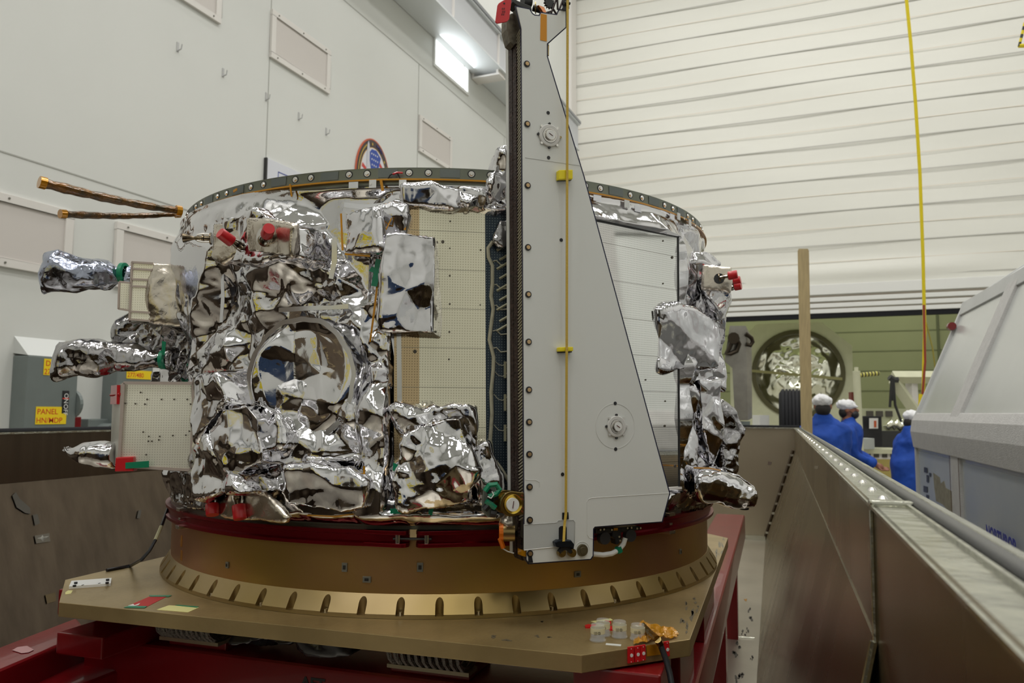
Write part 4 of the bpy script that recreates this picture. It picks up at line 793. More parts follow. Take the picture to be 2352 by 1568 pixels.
def onring(nm, px, w, h, m_, par, R=RR, th_=.002, bev=.0006):
    t = theta(px[0], px[1], R); z = hit(px[0], px[1], R)[2]; rv = rad(t); tv = np.array([rv[1], -rv[0], 0])
    return MB().box(cyl(t, R+th_/2, z), (w, h, th_), -tv, ZX, rv).build(nm, m_, par, bevel=bev)
CLIP = mat('grey clip', s2l(122, 120, 110), .4, .3)
for x, y, w, h in [(523, 1297, .010, .014), (792, 1302, .012, .019), (965, 1302, .013, .019), (843, 1330, .018, .013), (1326, 1318, .016, .013), (1562, 1266, .009, .012)]:
    c_ = onring('cable_clip', (x, y), w, h, CLIP, ad, th_=.003); 
    onring('clip_slot', (x, y), w*.5, h*.45, DARK, c_, th_=.0036, bev=0)
for x, y, w, h in [(417, 1242, .014, .028), (417, 1275, .014, .025)]: onring('amber_sticker', (x, y), w, h, mat('amber sticker', s2l(150, 96, 20), .4), ad, th_=.0006, bev=0)
t = theta(390, 1328, RF)
# clamp band
cb = thing('clamp_band', 'dark red two-part clamp band joining spacecraft and adapter', 'clamp band', tuple(CC+ZX*ZA))
tg = theta(950, 1235); gap = .0095
pr_c = [(RR+.001, ZA+.0), (RR+.018, ZA+.0), (RR+.018, ZA+.007), (RR+.010, ZA+.010), (RR+.010, ZA+.024), (RR+.018, ZA+.027), (RR+.018, ZA+.034), (RR+.001, ZA+.034)]
# MB.lathe angle frame starts at e1: measure it
def lathe_z(prof, ta, tb, n, m_, nm, par, smooth=True, ang=30):
    V = []; k_ = len(prof)
    for j in range(n+1):
        a = ta+(tb-ta)*j/n
        for r_, z_ in prof: V.append(cyl(a, r_, z_))
    mb_ = MB().add(V, [(j*k_+i, (j+1)*k_+i, (j+1)*k_+(i+1) % k_, j*k_+(i+1) % k_) for j in range(n) for i in range(k_)]+[tuple(range(k_)), tuple(n*k_+i for i in range(k_-1, -1, -1))])
    return mb_.build(nm, m_, par, smooth, ang=ang)
lathe_z(pr_c, tg+gap, tg+gap+2.2, 90, REDA, 'band_segment', cb); lathe_z(pr_c, tg-gap-2.2, tg-gap, 90, REDA, 'band_segment', cb)
for sg in (1, -1):
    for zz in (ZA, ZA+.026):
        a = tg+sg*(gap+.012); pts = [cyl(tg+sg*(gap+u), RR+.018+.014*math.sqrt(max(0, 1-((u-.02)/.02)**2)) if u < .02 else RR+.032-.14*(u-.02), zz) for u in np.linspace(0, .12, 22)]+[cyl(tg+sg*(gap+.12), RR+.005, zz), cyl(tg+sg*gap, RR+.005, zz)]
        MB().prism(pts, (0, 0, .008)).build('band_lug', REDA, cb, bevel=.001)
    MB().cyl(cyl(tg+sg*(gap+.028), RR+.021, ZA+.006), cyl(tg+sg*(gap+.028), RR+.021, ZA+.028), .006, n=12).build('trunnion', SILV, cb, True)
MB().tube([cyl(tg-.05, RR+.021, ZA+.017), cyl(tg+.05, RR+.021, ZA+.017)], .003, 8).build('tension_bolt', DARK, cb)
for px in ((434, 1192), (1522, 1178)):
    th = theta(*px); rv = rad(th); tv = np.array([-rv[1], rv[0], 0])
    for dz in (-.006, .036): MB().box(cyl(th, RR+.013, ZA+dz+.004), (.024, .03, .008), tv, rv).build('side_bracket', SILV, cb, bevel=.001)
    MB().box(cyl(th, RR+.017, ZA+.017), (.012, .014, .006), tv, rv).build('side_bracket', SILV, cb, bevel=.001)
# ================================================================ SPACECRAFT BODY
sc = thing('spacecraft', 'foil-wrapped cylindrical spacecraft body standing on the red clamp band', 'spacecraft', tuple(CC+ZX*1.4))
TOP = 2.186; BOT = 1.404; RBOT = 2.158
lathe_z([(RR-.03, BOT-.004), (RR+.004, BOT-.004), (RR+.006, BOT+.012), (RR-.03, BOT+.012)], -math.pi, math.pi-1e-4, 160, RINGM, 'lower_ring', sc)
lathe_z([(RR-.022, RBOT-.01), (RR+.002, RBOT-.01), (RR+.002, RBOT+.0), (RR+.0005, TOP-.004), (RR+.001, TOP), (RR-.022, TOP)], -math.pi, math.pi-1e-4, 200, RINGM, 'upper_ring', sc)
ur = bpy.data.objects['upper_ring']
# ring bolts in pairs and shallow pockets between them
pit = theta(940, 400)-theta(858, 400); pit = abs(theta(1087, 400)-theta(940, 400)); thp = theta(940, 398); dd_ = abs(theta(984, 398)-theta(940, 398))
npair = 36; pit = 2*math.pi/npair; first = None
for k in range(npair):
    for j in (0, 1):
        th = thp+k*pit+j*dd_
        if first is None:
            rv = rad(th); z = (RBOT+TOP)/2+.002; m = MB(); m.lathe(cyl(th, RR+.001, z), rv, [(.0001, .0035), (.0035, .0035), (.0045, .001), (.0065, .001), (.0065, .0)], 14)
            first = m.build('ring_bolt', SILV, ur, True); th_f = th
            hole = MB().lathe(cyl(th, RR+.0012, z), rv, [(.0001, .0003), (.009, .0003), (.009, .0)], 16).build('bolt_recess', DARK, ur)
        else:
            M_ = Matrix.Translation(tuple(CC)) @ Matrix.Rotation(th-th_f, 4, 'Z') @ Matrix.Translation(tuple(-CC))
            c_ = first.copy(); COL.objects.link(c_); c_.matrix_basis = M_
            if abs((th-theta(1000, 400)+math.pi) % (2*math.pi)-math.pi) < 1.3: c_ = hole.copy(); COL.objects.link(c_); c_.matrix_basis = M_
PKT = mat('ring pocket', s2l(112, 118, 116), .45, .7)
for k in range(-8, 9):
    th = thp+(k+.5)*pit+dd_/2
    lathe_z([(RR+.0005, RBOT+.006), (RR+.0026, RBOT+.006), (RR+.0022, TOP-.003), (RR+.0005, TOP-.003)], th-.028, th+.028, 4, PKT, 'ring_pocket', ur)
# panels: planes
def pdir(phi): w = math.radians(phi-22.1); return np.array([math.sin(w), math.cos(w), 0]), np.array([math.cos(w), -math.sin(w), 0])
d1, n1 = pdir(82); d2, n2 = pdir(51.9); OFF = .80; p1 = CC+n1*OFF; p2 = CC+n2*OFF
def uv_plane(o, p, dd):
    me = o.data; ul = me.uv_layers.new(name='uv'); base = Vector(o.matrix_parent_inverse.translation); 
    for lp in me.loops:
        v = np.array(me.vertices[lp.vertex_index].co[:]); ul.data[lp.index].uv = ((v-p) @ dd, v[2])
def flat_panel(nm, pix, p, nn, dd, m_, par, th=.012, off=0):
    m = MB(); plate_px(m, pix, p+nn*off, nn, th); o = m.build(nm, m_, par); uv_plane(o, p, dd); return o
rp = flat_panel('radiator_panel', [(963, 474), (1114, 482), (1117, 1125), (963, 1100)], p1, n1, d1, TILE, sc)
flat_panel('radiator_side_strip', [(905, 470), (963, 474), (963, 1100), (905, 1080)], p1, n1, d1, TILEC, sc)
bl = flat_panel('dark_board', [(1114, 482), (1188, 486), (1188, 1160), (1117, 1160)], p1, n1, d1, TILEB, sc)
NP = mat('screw head', s2l(96, 90, 80), .4, .6)
for x, y, r_ in [(1034, 508, .0018), (1017, 555, .0035), (1033, 570, .0015), (1104, 574, .002), (1033, 633, .002), (1033, 698, .002), (1032, 762, .002), (953, 807, .004), (1031, 825, .002), (1103, 700, .0015)]:
    q = onp(x, y, p1+n1*.0005, n1); MB().lathe(q, n1, [(.0001, .001), (r_, .001), (r_, 0)], 12).build('panel_screw', NP, rp)
# wiring on the dark board
WIR = mat('pale wire sleeve', s2l(176, 172, 150), .6, bump=.3)
def onp1(x, y, o=.003): return onp(x, y, p1+n1*o, n1)
m = MB(); m.tube([onp1(*q) for q in [(1133, 553), (1121, 570), (1122, 590), (1131, 610), (1131, 650), (1128, 680), (1133, 710), (1129, 740), (1124, 780), (1134, 820), (1133, 850), (1128, 900), (1130, 950), (1126, 1010), (1131, 1050), (1150, 1075), (1172, 1110)]], .0042, 8); m.build('wire_loom', WIR, bl, True)
HS = mat('heater strip', s2l(168, 164, 136), .6)
for i, y in enumerate([575, 597, 618, 640, 668, 690, 712, 738, 760]): 
    x0 = 1141+6*(i % 2); MB().tube([onp1(x0, y, .002), onp1(x0+24, y-14, .002)], .0028, 4).build('heater_strip', HS, bl)
for y in (830, 905, 975): MB().tube([onp1(1160, y, .002), onp1(1160, y+38, .002)], .003, 4).build('heater_strip', HS, bl)
for y in (600, 655, 703, 760, 800): MB().tube([onp1(1132, y, .002), onp1(1140, y-2, .002), onp1(1150, y+8, .002), onp1(1170, y+6, .002)], .0014, 5).build('thin_wire', WIR, bl, True)
for y in (825, 850, 905, 975): MB().tube([onp1(1134, y, .002), onp1(1145, y+12, .002), onp1(1155, y+14, .002), onp1(1166, y+5, .002)], .0007, 5).build('thin_wire', WIR, bl, True)
r2 = flat_panel('radiator_panel', [(1325, 500), (1557, 546), (1560, 1120), (1325, 1135)], p2, n2, d2, TILEG, sc)
for x, y, r_ in [(1523, 553, .002), (1544, 591, .0035), (1523, 651, .002), (1528, 921, .002), (1527, 978, .003), (1551, 1070, .0035), (1483, 872, .002)]:
    q = onp(x, y, p2+n2*.0005, n2); MB().lathe(q, n2, [(.0001, .001), (r_, .001), (r_, 0)], 12).build('panel_screw', NP, r2)
def frame_bar(nm, a, b, w, p, nn, m_, par, off=.006):
    A = onp(*a, p, nn); B = onp(*b, p, nn); dv = (B-A)/np.linalg.norm(B-A); sd = np.cross(nn, dv)
    return MB().prism([A-sd*w/2, B-sd*w/2, B+sd*w/2, A+sd*w/2], nn*off).build(nm, m_, par)
frame_bar('panel_edge', (1557, 543), (1560, 1122), .004, p2, n2, DARK, r2, .002); frame_bar('panel_edge', (1325, 498), (1558, 544), .004, p2, n2, DARK, r2, .002); frame_bar('panel_edge', (1400, 1130), (1562, 1120), .006, p2, n2, FRAMEW, r2)
frame_bar('panel_edge', (916, 760), (918, 940), .010, p1, n1, SILV, rp)
# main blanket
NT, NZ = 1300, 190
TH = np.linspace(0, 2*math.pi, NT, endpoint=False); ZZ = np.linspace(BOT+.008, RBOT-.002, NZ)
tt, zz = np.meshgrid(TH, ZZ); tt = tt.ravel(); zz = zz.ravel()
V0 = np.stack([CC[0]+RR*np.cos(tt), CC[1]+RR*np.sin(tt), zz], 1)
WS = [1, 1, 1]; h = facets(V0, .15, 31)*.55+facets(V0, .075, 32)*.60+facets(V0, .036, 33)*.36+facets(V0, .018, 34)*.14+crumple(V0, .12, .26, .3, 31)*.7
band = np.exp(-((zz-RBOT)/.03)**2)*.012
amp = np.clip((RBOT-zz)/.10, .15, 1)*np.clip((zz-BOT)/.03, .2, 1)
R_t = RR+.008+np.clip(h*amp*.85, -.03, .04)
N_t = np.stack([np.cos(tt), np.sin(tt), 0*tt], 1)
for (p, nn, dd, s0, s1, zl_, zh) in ((p1, n1, d1, -.168, .15, 1.44, 2.088), (p2, n2, d2, -.25, .157, 1.462, 2.092)):
    s = (V0-p) @ dd; dots_ = N_t @ nn
    inside = (dots_ > .8) & (s > s0) & (s < s1) & (zz > zl_) & (zz < zh)
    R_t = np.where(inside, RR-.03, R_t)
    ds = np.maximum(np.maximum(s0-s, s-s1), 0); dz = np.maximum(np.maximum(zl_-zz, zz-zh), 0); wgt = np.clip(1-np.hypot(ds, dz*1.3)/.06, 0, 1)**.7
    need = OFF/np.maximum(dots_, .5)-(RR+.004)
    R_t = np.where((dots_ > .8) & ~inside, R_t+wgt*np.maximum(need, 0)*1.0, R_t)
Vb = np.stack([CC[0]+R_t*np.cos(tt), CC[1]+R_t*np.sin(tt), zz], 1)
Fb = [(j*NT+i, j*NT+(i+1) % NT, (j+1)*NT+(i+1) % NT, (j+1)*NT+i) for j in range(NZ-1) for i in range(NT)]
bk_ = mk('foil_blanket', Vb, Fb, FOIL, sc, True)
lathe_z([(RR-.04, BOT), (RR-.055, BOT), (RR-.055, TOP-.01), (RR-.04, TOP-.01)], -math.pi, math.pi-1e-4, 90, DARK, 'inner_shell', sc)
# amber tape line under the ring and tabs
lathe_z([(RR+.001, RBOT-.002), (RR+.011, RBOT-.003), (RR+.011, RBOT+.0005), (RR+.001, RBOT+.001)], -math.pi, math.pi-1e-4, 160, KAPT, 'amber_edge_tape', sc)
def tab(nm, px, w, h_, m_, o=.012, tilt=0): 
    t = theta(px[0], px[1], RR+o); z = hit(px[0], px[1], RR+o)[2]; rv = rad(t); tv = np.array([-rv[1], rv[0], 0]); c_, s_ = math.cos(tilt), math.sin(tilt)
    return MB().box(cyl(t, RR+o, z), (w, h_, .0015), tv*c_+ZX*s_, ZX*c_-tv*s_, rv).build(nm, m_, sc)
for x, y in [(856, 422), (925, 422), (1440, 468), (1559, 497), (1585, 512)]: o = tab('mounting_tab', (x, y), .016, .018, WHITE, .014); MB().lathe(cyl(theta(x, y), RR+.0148, hit(x, y, RR+.014)[2]), rad(theta(x, y)), [(.0001, .001), (.003, .001), (.003, 0)], 10).build('tab_screw', SILV, o)
for x, y in [(1372, 455), (1465, 480), (1544, 498), (812, 425), (980, 428), (1103, 435)]: tab('clear_patch', (x, y), .022, .014, TAPEC, .014)
for x, y, w, h_ in [(555, 452, .012, .014), (877, 425, .006, .026), (1148, 437, .016, .03), (668, 437, .004, .03), (540, 437, .014, .006)]: tab('amber_tape_tab', (x, y), w, h_, KAPT, .013, .2)
m = MB(); th = theta(905, 405); m.tube([hit(*q, RR+.008) for q in [(890, 413), (896, 402), (908, 396), (914, 399), (919, 410)]], .0016, 6); m.build('ring_wire', BLACK, sc, True)
m = MB(); m.tube([hit(*q, RR+.012) for q in [(902, 400), (912, 396), (925, 397)]], .0022, 6); m.build('red_wire_tag', REDC, sc, True)
# seam tapes on blanket: circle and strips
def strip(nm, pts, w, m_, R_=RR+.019, par=None):
    P_ = [hit(*q, R_) for q in pts]; V = []; 
    for i, q in enumerate(P_):
        t = P_[min(i+1, len(P_)-1)]-P_[max(i-1, 0)]; t /= np.linalg.norm(t)+1e-9; nn = q-CC; nn[2] = 0; nn /= np.linalg.norm(nn); sd = np.cross(nn, t)
        wob = w/2*(1+.12*math.sin(i*2.7)); V += [q-sd*wob+nn*.001*math.sin(i), q+sd*wob, q+sd*wob-nn*.001, q-sd*wob-nn*.001]
    n_ = len(P_); Fs = [(4*i+a, 4*i+4+a, 4*i+4+(a+1) % 4, 4*i+(a+1) % 4) for i in range(n_-1) for a in range(4)]+[(0, 1, 2, 3), (4*n_-1, 4*n_-2, 4*n_-3, 4*n_-4)]
    return MB().add(V, Fs).build(nm, m_, par or sc, True)
cx_, cy_, ra, rb_ = 690, 873, 118, 140
# domed circular cover
tp, tn = tang_plane(cx_, cy_, .026); e1 = np.array([-tn[1], tn[0], 0]); cw = onp(cx_, cy_, tp, tn)
rw = np.linalg.norm(onp(cx_+ra, cy_, tp, tn)-onp(cx_-ra, cy_, tp, tn))/2; rh = np.linalg.norm(onp(cx_, cy_+rb_, tp, tn)-onp(cx_, cy_-rb_, tp, tn))/2
nr, na = 46, 130; V = []
for j in range(nr+1):
    for k in range(na):
        a = 2*math.pi*k/na; f_r = j/nr
        V.append(cw+e1*rw*f_r*math.cos(a)+ZX*rh*f_r*math.sin(a)-tn*(.006*f_r**6))
V = np.array(V); V0d = V.copy(); dsp = crumple(V0d*[1, 1, .45], .09, .42, .22, 222)*.5+facets(V0d, .09, 12)*.3+facets(V0d, .03, 13)*.08; fr_ = np.repeat(np.arange(nr+1)/nr, na)
V = V+np.outer(np.clip(dsp, -.028, .03)*np.clip((1.02-fr_)/.18, 0, 1), tn)
skirt = [cw+e1*rw*math.cos(2*math.pi*k/na)+ZX*rh*math.sin(2*math.pi*k/na)-tn*.05 for k in range(na)]
V = np.vstack([V, skirt]); Fs = [(j*na+k, (j+1)*na+k, (j+1)*na+(k+1) % na, j*na+(k+1) % na) for j in range(nr+1) for k in range(na)]
fin('round_foil_cover', MB().add(V, Fs).build('x', None, sc, True, ang=70).data.copy(), foil_mat('smooth foil', (.72, .71, .73), .03, .15, 12, .05), sc, True); bpy.data.objects.remove(bpy.data.objects['x'])
cp_ = bpy.data.objects['round_foil_cover']
V = []; nt_ = 120; 
for k in range(nt_):
    a = 2*math.pi*k/nt_; wv = 1+.012*math.sin(7*a)+.008*math.sin(17*a)
    for rr_, off in ((rw*1.05*wv, -.003), (rw*1.05*wv, .003), (rw*.97*wv, .003), (rw*.97*wv, -.003)):
        V.append(cw+e1*rr_*math.cos(a)+ZX*rr_/rw*rh*math.sin(a)+tn*off)
MB().add(V, [(k*4+i, ((k+1) % nt_)*4+i, ((k+1) % nt_)*4+(i+1) % 4, k*4+(i+1) % 4) for k in range(nt_) for i in range(4)]).build('ring_tape', TAPEC, cp_, True, ang=40)
strip('seam_tape', [(768, 545), (768, 600), (760, 640)], .012, TAPEC); strip('seam_tape', [(640, 712), (700, 708), (760, 706), (800, 703)], .010, TAPEC); strip('seam_tape', [(510, 620), (512, 680), (508, 740)], .012, TAPEC)
strip('seam_tape', [(790, 470), (840, 476), (880, 470), (905, 452)], .011, TAPEC, RR+.035); strip('seam_tape', [(890, 700), (905, 780), (915, 850)], .010, TAPEC)
# ---- foil-wrapped equipment on the body
def fbox(nm, pix, h, m_=FOIL, turn=0, back=.03, seed=1, at=None, tpx=None, shrink=1., **k):
    cx = sum(q[0] for q in pix)/len(pix); cy = sum(q[1] for q in pix)/len(pix)
    t = tpx or (cx, cy); p, nn = tang_plane(t[0], t[1], h, turn)
    front = [onp(x, y, p, nn) for x, y in pix]; c = sum(front)/len(front)
    backp = [c+(q-c)*shrink-nn*(h+back) for q in front]; n_ = len(front); m = MB()
    m.add(front+backp, [tuple(range(n_)), tuple(range(2*n_-1, n_-1, -1))]+[(i, i+n_, (i+1) % n_+n_, (i+1) % n_) for i in range(n_)])
    o = foil_shape(nm, m, m_, sc, seed=seed, **k); return o, p, nn
SLK = foil_mat('taut foil', (.72, .71, .74), .04, .12, 10, .06)
fbox('small_foil_box', [(787, 486), (868, 480), (872, 568), (790, 580)], .075, SLK, seed=4, s=.06, slope=.34, rho=.12, vox=.004)
for pts in ([(868, 482), (872, 560)], [(783, 490), (787, 575)], [(792, 583), (850, 588)]): strip('amber_edge_tape', pts, .004, KAPT, RR+.072)
fbox('tall_foil_box', [(882, 528), (1003, 535), (1000, 770), (868, 757), (872, 690)], .085, SLK, seed=5, s=.10, slope=.22, rho=.2, vox=.004)
fbox('foil_flap', [(870, 478), (932, 470), (928, 560), (885, 600), (872, 640)], .04, SLK, seed=6, s=.07, slope=.25, rho=.2)
strip('amber_edge_tape', [(933, 474), (930, 528)], .004, KAPT, RR+.045); strip('amber_edge_tape', [(868, 640), (860, 710), (850, 785)], .004, KAPT, RR+.05); strip('amber_edge_tape', [(876, 520), (880, 540), (900, 500)], .003, KAPT, RR+.06)
def green(nm, pix, h, lab=None):
    cx = sum(q[0] for q in pix)/len(pix); cy = sum(q[1] for q in pix)/len(pix); p, nn = tang_plane(cx, cy, h)
    return MB().prism([onp(x, y, p, nn) for x, y in pix], -nn*.002).build(nm, GREENT, sc)
green('green_tape', [(863, 594), (878, 596), (866, 658), (852, 656), (858, 626), (847, 622), (854, 611), (860, 614)], .060)
fbox('foil_fold', [(820, 700), (870, 690), (880, 780), (900, 890), (860, 880), (826, 780)], .035, SLK, seed=16, s=.06, slope=.4)
# corner foil block lower left, bright
fbox('angled_foil_box', [(466, 990), (505, 935), (560, 922), (590, 960), (603, 1066), (560, 1080), (528, 1105)], .13, SLK, seed=7, s=.07, slope=.28, rho=.15, turn=.25)
fbox('foil_bulge', [(450, 1020), (470, 1000), (530, 1100), (545, 1135), (450, 1140), (440, 1090)], .09, FOIL, seed=8, s=.06)
fbox('foil_bulge', [(575, 905), (640, 950), (650, 1020), (600, 1040), (585, 960)], .06, FOIL, seed=18, s=.05, slope=.4)
fbox('foil_bulge', [(448, 855), (495, 858), (520, 930), (500, 940), (455, 1010), (444, 960)], .07, SLK, seed=9, s=.07)
fbox('wide_foil_box', [(655, 1076), (800, 1068), (838, 1110), (832, 1165), (780, 1178), (655, 1163)], .085, SLK, seed=10, s=.09, slope=.30, rho=.2)
fbox('foil_ledge', [(700, 1050), (822, 1046), (826, 1068), (700, 1068)], .05, SLK, seed=11, s=.05)
strip('amber_edge_tape', [(836, 1070), (838, 1165)], .004, KAPT, RR+.075); strip('amber_edge_tape', [(705, 1183), (770, 1186), (830, 1178)], .003, KAPT, RR+.05)
fbox('big_foil_box', [(905, 1105), (930, 1000), (985, 960), (1060, 955), (1080, 1040), (1085, 1160), (1000, 1172), (915, 1165)], .10, FOIL, seed=12, s=.06, slope=.45, rho=.12)
fbox('foil_flap', [(905, 935), (1096, 934), (1098, 1010), (1115, 1100), (1080, 1120), (1060, 965), (935, 990)], .06, FOIL, seed=13, s=.045, slope=.5)
fbox('foil_bulge', [(1085, 1030), (1118, 1020), (1150, 1090), (1150, 1150), (1100, 1160)], .06, FOIL, seed=14, s=.035, slope=.5, vox=.004)
fbox('foil_skirt', [(840, 1150), (1150, 1150), (1160, 1180), (1000, 1192), (840, 1184)], .018, FOIL, seed=15, s=.035, slope=.4, amp=.5)
fbox('foil_skirt', [(600, 1130), (660, 1150), (850, 1172), (850, 1188), (660, 1186), (600, 1175)], .018, FOIL, seed=17, s=.04, slope=.4, amp=.5)
for pix, h in (([(903, 1062), (916, 1068), (912, 1085), (902, 1080)], .1), ([(896, 1168), (935, 1166), (920, 1182), (896, 1184)], .06), ([(985, 1170), (996, 1168), (992, 1184), (984, 1180)], .07)): green('green_tape', pix, h)
fbox('foil_tuft', [(1136, 385), (1160, 345), (1175, 350), (1175, 480), (1140, 470), (1122, 440)], .05, FOIL, seed=19, s=.035, slope=.5, vox=.004)
fbox('foil_roll', [(1050, 425), (1130, 430), (1165, 470), (1100, 478), (1060, 462)], .04, FOIL, seed=20, s=.035, slope=.5, vox=.004)
fbox('foil_brow', [(925, 425), (1060, 428), (1165, 455), (1165, 484), (925, 470)], .035, SLK, seed=24, s=.06, slope=.3, vox=.004)
fbox('small_foil_wrap', [(1148, 505), (1168, 500), (1170, 560), (1145, 570), (1134, 553)], .04, FOILD, seed=22, s=.03, vox=.004)
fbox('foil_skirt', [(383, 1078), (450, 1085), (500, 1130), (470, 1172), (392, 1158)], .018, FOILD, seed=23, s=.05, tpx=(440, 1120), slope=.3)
# champagne thruster plates
def stitched(nm, pix, h, turn=0, tpx=None, seed=1):
    t = tpx or (sum(q[0] for q in pix)/len(pix), sum(q[1] for q in pix)/len(pix)); p, nn = tang_plane(t[0], t[1], h, turn)
    m = MB(); plate_px(m, pix, p, nn, .012); o = foil_shape(nm, m, CHAMP, sc, s=.06, slope=.12, rho=.5, vox=.004, seed=seed, fine=.4, sm=1)
    fr_ = [onp(x, y, p+nn*.003, nn) for x, y in pix]; c = sum(fr_)/len(fr_); st = MB()
    for i in range(len(fr_)):
        a, b = c+(fr_[i]-c)*.93, c+(fr_[(i+1) % len(fr_)]-c)*.93; n_ = max(3, int(np.linalg.norm(b-a)/.006))
        for k in range(n_): q0, q1 = a+(b-a)*(k+.25)/n_, a+(b-a)*(k+.7)/n_; st.tube([q0, q1], .0005, 4)
    st.build('stitching', mat('stitch thread', s2l(90, 80, 70), .7), o); return o, p, nn
pa, pp_, pn_ = stitched('thruster_plate', [(488, 512), (566, 505), (564, 574), (512, 604), (488, 590)], .085, turn=.35, seed=41)
pb, pq_, pm_ = stitched('thruster_plate', [(567, 502), (625, 506), (675, 516), (668, 590), (566, 577)], .085, turn=-.05, seed=42)
fbox('foil_hood', [(515, 505), (575, 480), (640, 492), (685, 520), (690, 590), (560, 600), (500, 600)], .06, FOIL, seed=43, s=.05, slope=.4)
def thruster(base, tip, r, cap, par, nm='thruster', nozzle=False):
    base = np.array(base, float); tip = np.array(tip, float); L = np.linalg.norm(tip-base); ax = (tip-base)/L
    m = MB(); m.lathe(base, ax, [(.0001, 0), (r*1.9, 0), (r*1.9, .003), (r*.9, .004), (r*.9, L*.25), (r*1.15, L*.27), (r*1.15, L*.33), (r*.75, L*.35), (r*.75, L*.55), (r*.5, L*.6)]+([(r*.5, L*.62), (r*1.5, L), (r*1.42, L), (r*.45, L*.64)] if nozzle else [(r*.8, L*.75), (.0001, L*.75)]), 20)
    o = m.build(nm, mat('heat-tinted metal', s2l(150, 136, 112), .2, 1, var=.5, vscale=60, col2=s2l(70, 60, 50)), par, True)
    m = MB()
    for k in range(3):
        a = k*2.1; e1_ = np.cross(ax, ZX); e1_ /= np.linalg.norm(e1_); e2_ = np.cross(ax, e1_); of = (e1_*math.cos(a)+e2_*math.sin(a))*r*1.3; m.tube([base+of, base+of*1.1+ax*L*.3, base+of*.8+ax*L*.5], r*.3, 6)
    m.build('feed_line', SILV, o, True)
    if cap:
        m = MB(); rc = r*1.75; m.lathe(base+ax*L*.55, ax, [(.0001, 0), (rc*.95, 0), (rc, .002), (rc*.96, L*.55-.003), (rc*.9, L*.55), (.0001, L*.55)], 22); m.build('red_cap', REDC, o, True)
    return o
q = hit(486, 548, RR+.06); thruster(q, P(421, 546, np.dot(q-EYE, fwd)-.01), .0075, False, sc, nozzle=True)
thruster(onp(560, 575, pp_, pn_), P(510, 538, np.dot(onp(540, 560, pp_, pn_)-EYE, fwd)-.05), .0075, True, pa)
thruster(onp(607, 553, pq_, pm_), P(617, 527, np.dot(onp(607, 553, pq_, pm_)-EYE, fwd)-.05), .0075, True, pb)
MB().lathe(onp(608, 543, pq_, pm_), pm_, [(.0001, .004), (.021, .004), (.021, 0)], 28).build('thruster_flange', SILV, pb)
# lower left thrusters and triangular champagne apron
ap, app, apn = stitched('champagne_apron', [(470, 1140), (505, 1152), (540, 1128), (598, 1120), (660, 1188), (655, 1198), (520, 1188), (500, 1170)], .055, seed=44)
for x in ((487, 1133, 488, 1178), (545, 1128, 551, 1186)):
    d_ = np.dot(hit(x[0], x[1], RR+.05)-EYE, fwd)-.02; thruster(P(x[0], x[1], d_), P(x[2], x[3], d_-.02), .0085, True, ap)
# ---- left side module
def at(x, y, d): return P(x, y, d)
MD = 2.02
def dplate(nm, pix, d, m_, par, th=.02, tilt=0., foil=None, **k):
    hd = np.array([fwd[0], fwd[1], 0]); hd /= np.linalg.norm(hd); c_, s_ = math.cos(tilt), math.sin(tilt); r_h = np.array([hd[1], -hd[0], 0]); nn = -hd*c_+r_h*s_
    p = P(sum(q[0] for q in pix)/len(pix), sum(q[1] for q in pix)/len(pix), d); m = MB(); m.prism([onp(x, y, p, nn) for x, y in pix], -nn*th)
    if foil: return foil_shape(nm, m, foil, par, **k), p, nn
    o = m.build(nm, m_, par); dd = np.cross(ZX, nn); uv_plane(o, p, dd); return o, p, nn
mod, mp, mn = dplate('champagne_module', [(350, 604), (395, 603), (410, 597), (468, 597), (465, 758), (340, 738)], MD, None, sc, .16, 0, CHAMP, s=.05, slope=.2, rho=.3, vox=.004, seed=51, sm=1)
w1, _, _ = dplate('tile_face', [(305, 602), (352, 604), (346, 738), (298, 733)], MD-.005, TILEW, mod, .12)
w2, _, _ = dplate('tile_face', [(276, 647), (302, 649), (298, 711), (273, 709)], MD+.02, TILEW, mod, .08)
PINK = mat('pinkish frame metal', s2l(186, 172, 164), .4, .3)
for a, b in [((303, 602), (352, 605)), ((303, 617), (350, 620)), ((302, 641), (348, 643)), ((301, 657), (348, 659)), ((299, 715), (346, 718)), ((298, 733), (346, 737)), ((304, 602), (298, 734)), ((275, 647), (302, 650)), ((273, 709), (298, 713)), ((275, 647), (273, 710))]:
    frame_bar('tile_frame', a, b, .005, P(325, 670, MD-.005), mn, PINK, w1, .003)
MB().tube([at(300, 714, MD), at(299, 735, MD)], .004, 6).build('red_strip', REDP, w1)
tb, _, _ = dplate('tile_box', [(285, 880), (447, 880), (440, 1078), (274, 1070)], 1.93, TILEW, sc, .006, .1)
hb, hp, hn = dplate('tile_box_body', [(287, 883), (447, 883), (440, 1075), (276, 1068)], 1.937, FRAMEW, sc, .05, .1)
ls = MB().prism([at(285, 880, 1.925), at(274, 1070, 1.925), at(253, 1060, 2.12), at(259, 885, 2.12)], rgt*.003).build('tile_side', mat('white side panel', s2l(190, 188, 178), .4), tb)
for a, b in [((285, 879), (447, 880)), ((285, 879), (274, 1071)), ((274, 1070), (440, 1079)), ((446, 880), (440, 1078))]: frame_bar('tile_frame', a, b, .007, P(363, 977, 1.925), hn, PINK, tb, .005)
rs = random.Random(5)
for x, y in [(323, 901), (338, 917), (371, 917), (400, 917), (430, 917), (311, 927), (333, 928), (438, 928), (329, 992), (342, 1002), (367, 1002), (397, 1000), (435, 990), (365, 1010), (341, 1013), (349, 1013), (288, 926), (336, 1044), (427, 999)]:
    q = onp(x, y, P(363, 977, 1.925), hn); MB().lathe(q, hn, [(.0001, .001), (.0022, .001), (.0022, 0)], 8).build('screw', NP, tb)
